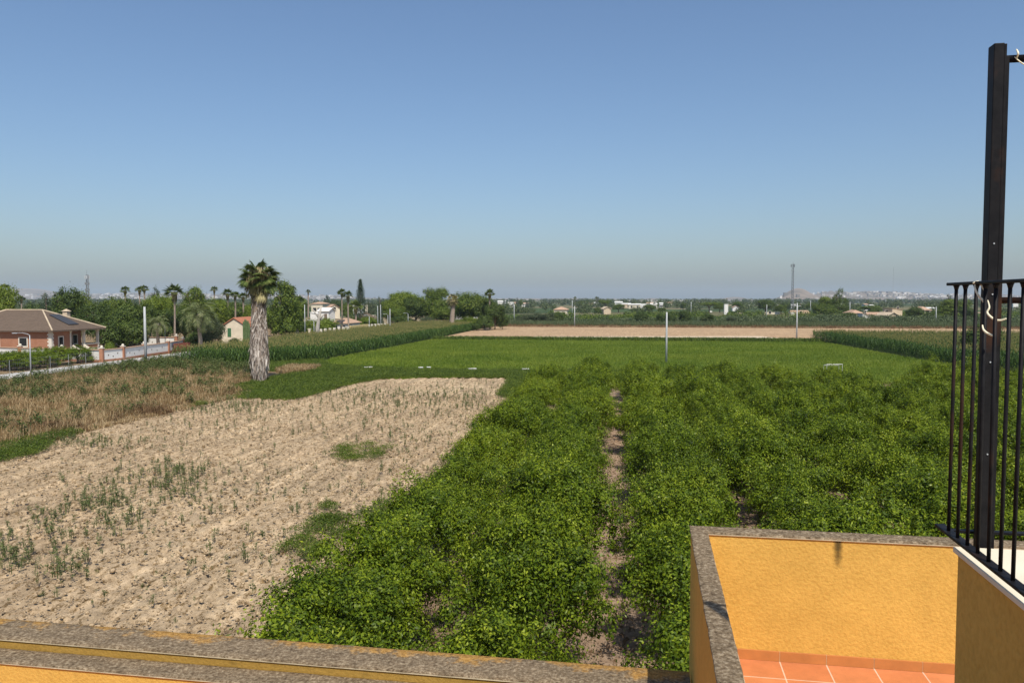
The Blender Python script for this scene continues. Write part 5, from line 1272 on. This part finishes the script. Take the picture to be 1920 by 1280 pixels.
# middle tree group -----------------------------------------------------
fan_palm(641, 549, 192, 10, 'tall thin fan palm, left of the pair over the hipped house', tr=.2)
fan_palm(652.5, 555, 188, 13, 'fan palm with fuller head, right of the pair over the hipped house', tr=.22)
fan_palm(667, 575, 206, 16, 'shaggy fan palm in front of the tall norfolk pine', tr=.3)
tree('norfolk', 676, 526, 238, 31, 'tall narrow tiered pine standing above all its neighbours')
tree('conifer', 712, 553, 232, 16, 'slim dark pointed conifer right of the tall tiered pine')
tree('broad', 650, 567, 330, 26, 'distant green tree between the fan palm pair and the tall pine')
tree('conifer', 614, 553, 640, 20, 'far dark conifer on the skyline left of the palm pair')
tree('bush', 632, 562, 560, 30, 'far dark trees on the skyline behind the gabled house')
tree('lightbush', 690, 592, 214, 40, 'green shrubs behind the yellow garden wall')
tree('bush', 655, 590, 222, 34, 'dark shrubs right of the hipped house')
tree('greybush', 694, 566, 420, 24, 'brownish far tree between tall pine and slim conifer')
tree('light', 729, 562, 268, 36, 'light green tree left of the big round tree')
tree('light', 758, 545, 272, 66, 'big round yellow green tree in the middle tree group')
tree('dark', 780, 556, 262, 46, 'dark tree below right of the big round yellow green tree')
tree('broad', 742, 575, 258, 52, 'green tree over the lamps at the road end')
tree('bush', 752, 592, 250, 50, 'low green bushes at the end of the corn')
tree('umbrella', 818, 538, 272, 46, 'round topped umbrella pine left of the thick trunked palm')
tree('broad', 812, 553, 262, 60, 'green leafy tree under the umbrella pine')
tree('greybush', 800, 593, 250, 30, 'small grey green bush in front of the middle tree group')
tree('broad', 832, 575, 256, 50, 'dark green foliage left of the thick trunked palm foot')
fan_palm(848.5, 562, 232, 14, 'stout palm with thick pale trunk and yellowed head', tr=.85, crown=FANOLD)
tree('broad', 884, 545, 248, 66, 'large dark green round tree right of the stout palm')
tree('dark', 903, 556, 246, 50, 'dark green tree on the right side of the middle group')
tree('broad', 870, 558, 252, 42, 'green tree directly right of the stout palm trunk')
fan_palm(918, 551, 240, 12, 'bushy fan palm head at the right end of the middle group', tr=.3)
tree('dark', 928, 568, 238, 36, 'dark tree hanging to the ground at the right end of the group')
tree('bush', 942, 588, 240, 24, 'low bush where the tree group meets the tan field')
tree('lightbush', 876, 592, 236, 38, 'light green bush below the large round tree')
tree('bush', 909, 590, 234, 34, 'dark green bush at the edge of the tan field')
tree('bush', 893, 605, 230, 18, 'small low bush over the end of the left corn')
tree('lightbush', 856, 598, 240, 22, 'green bush at the foot of the stout palm')

# ditch bushes and beyond ----------------------------------------------
for i, (px, yt, w, k, l) in enumerate([(982, 588, 34, 'greybush', 'grey green shrub right after the tree group'), (1008, 586, 36, 'greybush', 'grey green shrub in the middle of the shrub row'), (1030, 585, 30, 'greybush', 'grey shrub left of the dark ditch shrub'), (1045, 585, 26, 'bush', 'dark shrub ending the grey shrub row'), (1203, 583, 26, 'bush', 'dark ditch bush, first from the left over the tan field'), (1238, 587, 18, 'bush', 'dark ditch bush just left of the white pole'), (1257, 584, 24, 'bush', 'dark ditch bush just right of the white pole'), (1284, 582, 26, 'bush', 'dark ditch bush, third one after the white pole region'), (1327, 587, 24, 'bush', 'dark ditch bush standing apart on the right'), (1372, 592, 22, 'greybush', 'grey low bush on the ditch bank right of the dark bushes')]):
    tree(k, px, yt, 296, w, l, group='bushes along the ditch', z0=.2)
tree('umbrella', 1135, 562, 600, 25, 'round flat topped tree left of the far white houses')
tree('broad', 1160, 569, 560, 24, 'green tree beside the round flat topped one')
tree('bush', 1121, 576, 470, 18, 'small round far bush left of the ruin')
tree('broad', 1218, 570, 520, 20, 'small far round tree by the long white roofs')
tree('broad', 1241, 576, 520, 18, 'smaller far round tree right of the previous roofs tree')
tree('dark', 1281, 567, 620, 12, 'narrow dark far tree in front of the greenhouse line')
tree('umbrella', 1330, 566, 540, 34, 'wide dark round tree in the far middle')
tree('broad', 1350, 566, 560, 26, 'dark round tree joined right of the wide one')
tree('broad', 1382, 565, 640, 20, 'grey green far tree left of the white tower hut')
tree('dark', 1436, 561, 500, 34, 'dark round tree left of the white tower hut')
tree('broad', 1465, 571, 480, 24, 'green tree right of the white tower hut')
tree('bush', 1475, 566, 700, 18, 'far dark tree at the foot of the tall mast')
tree('light', 1547, 553, 392, 26, 'light green topped tree left of the tall eucalyptus')
tree('eucalyptus', 1573, 541, 386, 38, 'tall dark eucalyptus, highest tree on the right')
tree('broad', 1546, 570, 378, 48, 'broad green tree below the light topped one')
tree('bush', 1590, 585, 330, 30, 'green bush left of the farm ruins')
tree('bush', 1555, 588, 330, 50, 'green bushes in front of the broad tree')
tree('dark', 1716, 575, 332, 32, 'dark leafy tree right of the beige farm')
tree('bush', 1705, 592, 322, 36, 'low bush at the foot of the dark leafy tree')
tree('conifer', 1779, 549, 335, 22, 'pointed conifer just left of the railing')
tree('pine', 1776, 562, 330, 44, 'spreading pine beside the pointed conifer, left of the railing')
tree('bush', 1748, 584, 328, 32, 'green bushes left of the spreading pine')
tree('broad', 1802, 560, 345, 30, 'dark tree seen between the first balusters')
tree('bush', 1815, 575, 335, 34, 'green bush seen left of the post')
tree('bush', 1640, 575, 420, 18, 'small dark tree between the white shed and the farm')
tree('greybush', 1655, 590, 318, 40, 'grey green bush in front of the beige farm')
tree('greybush', 1690, 592, 316, 30, 'grey bush before the right end of the beige farm')
bt = empty('fig_tree', (xat(1838, 118), 118, 0), 0, 'dark spreading fig tree behind the railing post at the right corn edge', 'tree', None, (6.6, 6.6, zat(605, 118)))
link('crown', TREES['bush'][0][0], bt); link('trunk', TREES['bush'][0][1], bt)
# buildings right
house(1608, 356, 22, 12, 588, 581.5, 'low pale farm building with tan roof, left of the farm complex', 'cream', 'hip', 'roofpale', wins=[(-.2, 1, 1.2, 1.6), (.2, 1, 1.2, 1.6)])
house(1626, 318, 15, 6, 594, 588, 'small bright white shed with sloping roof and one dark window', 'white', 'shed', 'beige', R(-6), [(-.22, 3.6, .7, .9)])
house(1622, 312, 38, 5, 603, 600.5, 'long low ruined hut with open dark front below the white shed', 'beige', 'flat', 'roofpale', wins=[(-.15, .1, 1.0, 1.5, 'd'), (.2, .1, 1.2, 1.5, 'd')])
house(1676, 326, 46, 9, 600, 586, 'beige farm main house with broken sloping wall', 'beige', 'gable_y', 'beige', R(6), [])
house(1683, 330, 20, 7, 581, 578, 'beige farm tower part with small dark window', 'beige', 'shed', 'roofpale', R(6), [(.05, 5.0, .8, 1.0)])
house(1664, 333, 10, 6, 584, 582, 'dark open gallery left of the beige tower', 'roofbrown', 'flat', 'beige', wins=[(0, 2.8, 1.6, 1.6)])
house(1642, 345, 26, 8, 590, 586, 'low beige outbuilding linking white shed and farm', 'beige', 'gable_x', 'roofpale')
house(1735, 430, 22, 12, 582, 575, 'cream house with pale hipped roof behind the dark leafy tree', 'cream', 'hip', 'roofpale', wins=[(-.2, 2, 2, 1.6), (.2, 2, 2, 1.6)])
house(1458.5, 482, 8, 3, 584.5, 575, 'narrow white tower hut with dark opening', 'white', 'flat', wins=[(.1, 5.0, .9, .6)], base=0)
house(1444, 470, 18, 6, 585.5, 583.5, 'low cream sheds left below the white tower hut', 'cream', 'flat', 'roofpale', wins=[(0, .5, 1.2, 1.6)])
house(1362, 500, 7, 3, 570, 568, 'small white elevated hut left of the far dark trees', 'white', 'flat', wins=[(.1, 9, .8, .5)])
house(1361, 470, 5, 2.5, 587, 585, 'tiny white pump hut below the elevated hut', 'white', 'flat')
house(1411, 480, 6, 3, 585.5, 582, 'tiny white hut with posts left of the cream sheds', 'white', 'flat')
house(1438, 440, 8, 4, 587, 583, 'small cream kiosk in the middle right distance', 'cream', 'flat')
house(1502, 430, 30, 9, 588, 582.5, 'long tan roofed farm building behind the dirt track pole', 'beige', 'gable_x', 'roofpale', wins=[(0, 1, 1.4, 1.6)])
house(1487, 425, 8, 5, 585, 582, 'white cube annex left of the long tan farm roof', 'white', 'flat')
house(1139, 480, 14, 7, 579.5, 575, 'pale ruined barn beside the round far bush', 'beige', 'gable_y', 'beige', R(8))
house(1333, 560, 5, 3, 582.5, 580, 'tiny white hut under the wide dark round tree', 'white', 'flat')
house(1382, 520, 30, 10, 588, 585, 'low cream wall like barn left of the cream sheds', 'beige', 'flat', 'beige')
house(1380, 610, 12, 6, 577, 573, 'white house with red roof beyond the wide round trees', 'white', 'gable_y', 'roofpale')
tree('broad', 1632, 572, 560, 46, 'dark tree mass behind the bright white shed and the beige farm')
far = [(1000, 900, 9, 'gap'), ]
FH = [(940, 980, 14, 565, 'white'), (957, 900, 10, 566, 'white'), (965, 960, 8, 568, 'cream'), (985, 980, 14, 569, 'white'), (1105, 900, 12, 570, 'cream'), (1160, 800, 14, 567, 'white'), (1174, 820, 16, 570, 'beige'), (1190, 760, 22, 571, 'cream'), (1203, 780, 18, 569, 'white'), (1226, 790, 12, 570, 'white'), (1240, 820, 6, 569, 'white'), (1219, 860, 12, 568.5, 'white'), (1118, 980, 8, 568, 'white'), (1255, 1100, 10, 568, 'cream'), (1307, 900, 8, 571, 'cream'), (1400, 900, 10, 573, 'white'), (1490, 760, 12, 572, 'white'), (1625, 640, 5, 571, 'white'), (1636, 650, 6, 573, 'white'), (1744, 520, 20, 578, 'cream'), (1905, 640, 9, 569, 'white'), (1908, 560, 6, 579, 'white')]
adj = ['white block house nearest the middle tree group on the skyline', 'white house left of the tall far palm with dark gap', 'small cream house beside the white one on the skyline', 'long white house among the far tree row', 'cream far house just right of the far fan palm', 'white house right after the round flat topped tree', 'beige house between two far white houses', 'wide cream house in the far village centre', 'bright white wide warehouse in the far village', 'white house at the right end of the far village', 'smallest white cube right of the far village', 'white warehouse behind the village houses', 'small white house left of the round flat topped tree', 'cream house over the greenhouse line', 'cream house left of the wide dark round tree', 'white house left of the brown hill', 'white house at the foot of the tall mast', 'tiny white gabled house above the beige farm, left one', 'tiny white house above the beige farm, right one', 'wide cream house right of the dark leafy tree, farther back', 'white house seen right of the post at the skyline', 'small white hut seen right of the post, nearer']
for (px, D, w, ye, m), l in zip(FH, adj): house(px, D, w, 9, ye, ye - 1.6, l, m, 'gable_x' if (px % 3) else 'flat', 'roofpale' if px % 2 else 'white', wins=[(-.25, 1.2, 1.6, 1.6), (.25, 1.2, 1.6, 1.6)])

# masts ------------------------------------------------------------------
def mast(px, ytop, D, w0, w1, label, ants):
    x = xat(px, D); H = zat(ytop, D); o = empty('telecom_mast', (x, D, 0), .4, label, 'mast')
    leg = []; n = 14
    for k in range(3):
        a = k * 2.0944; MB().tube([(w0 * math.cos(a), w0 * math.sin(a), 0), (w1 * math.cos(a), w1 * math.sin(a), H)], [.22, .14], 6).obj('leg', M['mast'], o)
    b = MB()
    for i in range(n):
        z0, z1 = H * i / n, H * (i + 1) / n; r0 = w0 + (w1 - w0) * i / n; r1 = w0 + (w1 - w0) * (i + 1) / n
        for k in range(3):
            a = k * 2.0944; c = a + 2.0944; b.tube([(r0 * math.cos(a), r0 * math.sin(a), z0), (r1 * math.cos(c), r1 * math.sin(c), z1)], .09, 4, False); b.tube([(r1 * math.cos(a), r1 * math.sin(a), z1), (r1 * math.cos(c), r1 * math.sin(c), z1)], .08, 4, False)
    b.obj('lattice', M['mast'], o)
    for (z, r, h, m) in ants:
        for k in range(3):
            a = k * 2.0944 + .5; MB().box(r * math.cos(a) - .28, r * math.cos(a) + .28, r * math.sin(a) - .2, r * math.sin(a) + .2, H * z, H * z + h).obj('antenna', M[m], o)
    MB().tube([(0, 0, H), (0, 0, H + 2.5)], .06, 5).obj('rod', M['mast'], o)
    return o
mast(1486, 495, 700, 1.1, .8, 'tall dark lattice telecom mast right of centre', [(.93, 1.6, 2.6, 'mast'), (.84, 1.2, 1.4, 'steel')])
mast(164, 515, 420, .9, .6, 'grey lattice telecom mast with antennas above the left trees', [(.90, 1.1, 1.8, 'steel'), (.76, .9, 1.2, 'mast'), (.62, .9, 1.0, 'mast')])
o = empty('thin_mast', (xat(1674, 2400), 2400, 0), 0, 'hair thin distant radio mast above the white hill town', 'mast')
MB().tube([(0, 0, 0), (0, 0, zat(502, 2400))], .45, 4).obj('shaft', M['steel'], o)

# far single palms and trees on the skyline --------------------------------
for px, yc, D, r, l in [(1078, 559, 900, 4, 'dark far palm on the skyline left of centre right'), (1118, 558.5, 950, 3.5, 'far palm beside the round flat topped tree, left'), (1121.5, 559, 950, 3, 'far palm beside the round flat topped tree, right')]:
    fan_palm(px, yc, D, r, l, tr=.35)
for px, yt, D, w, k, l in [(970, 558, 850, 8, 'conifer', 'dark pointed far tree, tallest on the skyline right of the group'), (977, 561, 860, 7, 'broad', 'far tree right beside the tallest skyline conifer'), (988, 563, 880, 8, 'conifer', 'small pointed far tree in the skyline row'), (945, 561, 800, 9, 'conifer', 'grey pointed far tree next to the middle group'), (1101, 562, 850, 8, 'column', 'dark narrow far tree left of the white cream houses'), (1089, 563, 860, 10, 'broad', 'far round dark tree beside the skyline palm'), (1525, 567, 620, 30, 'broad', 'far grey green tree right of the brown hill'), (1560, 566, 600, 26, 'broad', 'far tree behind the light topped tree')]:
    tree(k, px, yt, D, w, l)

# far-off woods: masses nobody could count --------------------------------
def belt(D, dd, px0, px1, hmin, hmax, ntree, nleaf, m, label, seed, wide=1.0, name='tree_belt', cat='trees', gaps=.4):
    r = np.random.default_rng(seed); px = r.uniform(px0, px1, ntree * 2); keep = fbm(px * .02, np.full(len(px), seed * 3.1), seed, 3) > gaps * .62 + .12; px = px[keep][:ntree]; nt_ = len(px)
    y = D + r.uniform(-dd, dd, nt_); x = (px - 960) / FPX * y; h = r.uniform(hmin, hmax, nt_); w = h * r.uniform(.35, .75, nt_) * wide
    C = np.repeat(np.stack([x, y, h * .5], 1), nleaf, 0); E = np.repeat(np.stack([w, w, h * .52], 1), nleaf, 0)
    d = unit(r.normal(size=C.shape)); q = r.uniform(.6, 1.0, len(C))[:, None]; P = C + d * E * q; P[:, 2] = np.maximum(P[:, 2], .1)
    L = max(.28, D * .0016)
    V, Q = leaf_quads(P, d + r.normal(size=P.shape) * .5 + [0, 0, .4], L, L * .7, r)
    stuff(name, np_mesh(name, V, Q, M[m]), label, cat)
belt(300, 6, 940, 2050, 1.6, 3.0, 420, 60, 'reed', 'grey green reeds growing along the ditch beyond the tan field', 50, 2.2, 'reeds', 'reeds', 0)
belt(316, 9, 1330, 2050, 2.0, 3.6, 240, 70, 'grey', 'grey scrub strip behind the ditch on the right', 51, 1.6, 'scrub', 'scrub', .1)
belt(350, 25, 930, 2050, 1.8, 2.8, 500, 60, 'broad', 'green orchard mass beyond the ditch', 52, 1.3, 'far_orchard', 'orchard', .2)
belt(430, 30, 930, 2100, 1.8, 3.2, 420, 50, 'broad', 'second green orchard mass on the far plain', 53, 1.5, 'far_orchard', 'orchard', .5)
belt(540, 40, 880, 2100, 2.2, 4.5, 420, 50, 'far', 'scattered dark hedges on the far plain', 54, 1.3, gaps=.6)
belt(700, 50, 880, 2100, 3, 7, 380, 50, 'far', 'dark tree mass of the far plain', 55, gaps=.6)
belt(900, 70, 860, 2100, 4, 9, 420, 50, 'far', 'hazy dark tree line before the far villages', 56, gaps=.45)
belt(1250, 120, -60, 2100, 4, 10, 520, 45, 'far', 'hazy tree line across the whole far plain', 57, gaps=.4)
belt(1700, 200, -60, 2100, 5, 12, 620, 40, 'far', 'bluish tree mass below the horizon', 58, gaps=.3)
belt(2500, 350, -60, 2100, 6, 13, 760, 36, 'far', 'faint bluish woods at the horizon', 59, gaps=.3)
belt(3600, 500, -60, 2100, 6, 14, 700, 30, 'far', 'faintest blue woods along the horizon', 60, gaps=.3)
belt(330, 70, -60, 560, 3, 7, 260, 70, 'far', 'dark tree mass behind the left tree group', 61, gaps=.2)
belt(600, 120, -60, 980, 4, 8, 460, 50, 'far', 'far dark trees behind the left houses', 62, gaps=.3)
# hill towns: masses of pale little blocks
def town(name, label, seeds, specs):
    r = np.random.default_rng(seeds); b = MB(); 
    for (pc, pw, D0, D1, n, smin, smax) in specs:
        for i in range(n):
            px = r.normal() * pw * .5 + pc; D = r.uniform(D0, D1); z = hill_z(px, D); x = (px - 960) / FPX * D; s = r.uniform(smin, smax); h = r.uniform(5, 11) * (D / 5500); a = r.uniform(.5, 1.2)
            b.box(x - s / 2, x + s / 2, D, D + s * a, min(z, 0) - 2, max(z, 0) + h)
    me = b.mesh(name, M['town']); stuff(name, me, label, 'town')
def townm(n):
    g = n.new('NewGeometry'); c = ramp(n, g.outputs['Random Per Island'], [(0, (.12, .10, .07)), (.4, (.28, .24, .19)), (.75, (.48, .44, .38)), (1, (.72, .69, .65))])
    n.link(princ(n, c, .9).outputs[0], n.out.inputs[0])
M['town'] = mat('pale_town_walls', townm)
town('hill_town', 'pale hill town spread along the ridge on the right', 3, [(1700, 120, 5600, 7400, 330, 10, 34), (1610, 90, 5600, 6700, 70, 10, 26), (1850, 160, 6400, 8200, 120, 10, 26), (1495, 80, 4000, 4300, 7, 12, 24), (1655, 50, 6900, 7200, 34, 24, 70), (1790, 110, 5200, 6200, 90, 16, 50)])
town('plain_town', 'white villages strung along the horizon in the middle', 4, [(1000, 150, 3200, 5200, 150, 14, 40), (1180, 120, 2200, 4200, 140, 10, 36), (1300, 140, 3800, 6500, 150, 14, 50), (1420, 100, 3000, 5000, 50, 12, 30), (780, 200, 4200, 6200, 60, 14, 40)])
town('left_town', 'pale town on the low ridge above the left trees', 5, [(210, 160, 5200, 8200, 420, 16, 46), (80, 80, 4200, 6200, 80, 20, 60), (400, 200, 6200, 8200, 200, 16, 46), (600, 120, 6200, 8200, 110, 14, 40)])

# ================================================================== HAZE
def hazem(n):
    v = n.new('ShaderNodeVolumePrincipled') if False else n.t.nodes.new('ShaderNodeVolumePrincipled')
    v.inputs['Color'].default_value = (.70, .82, .93, 1); v.inputs['Density'].default_value = 0.000085; v.inputs['Anisotropy'].default_value = 0.0
    n.link(v.outputs[0], n.out.inputs['Volume'])
M['haze'] = mat('haze', hazem)
hz = MB().box(-14500, 14500, -400, 13200, -1.2 - 6.5, 175).obj('haze', M['haze']); hz['kind'] = 'stuff'; hz['label'] = 'thin pale summer haze over the whole plain'; hz['category'] = 'haze'
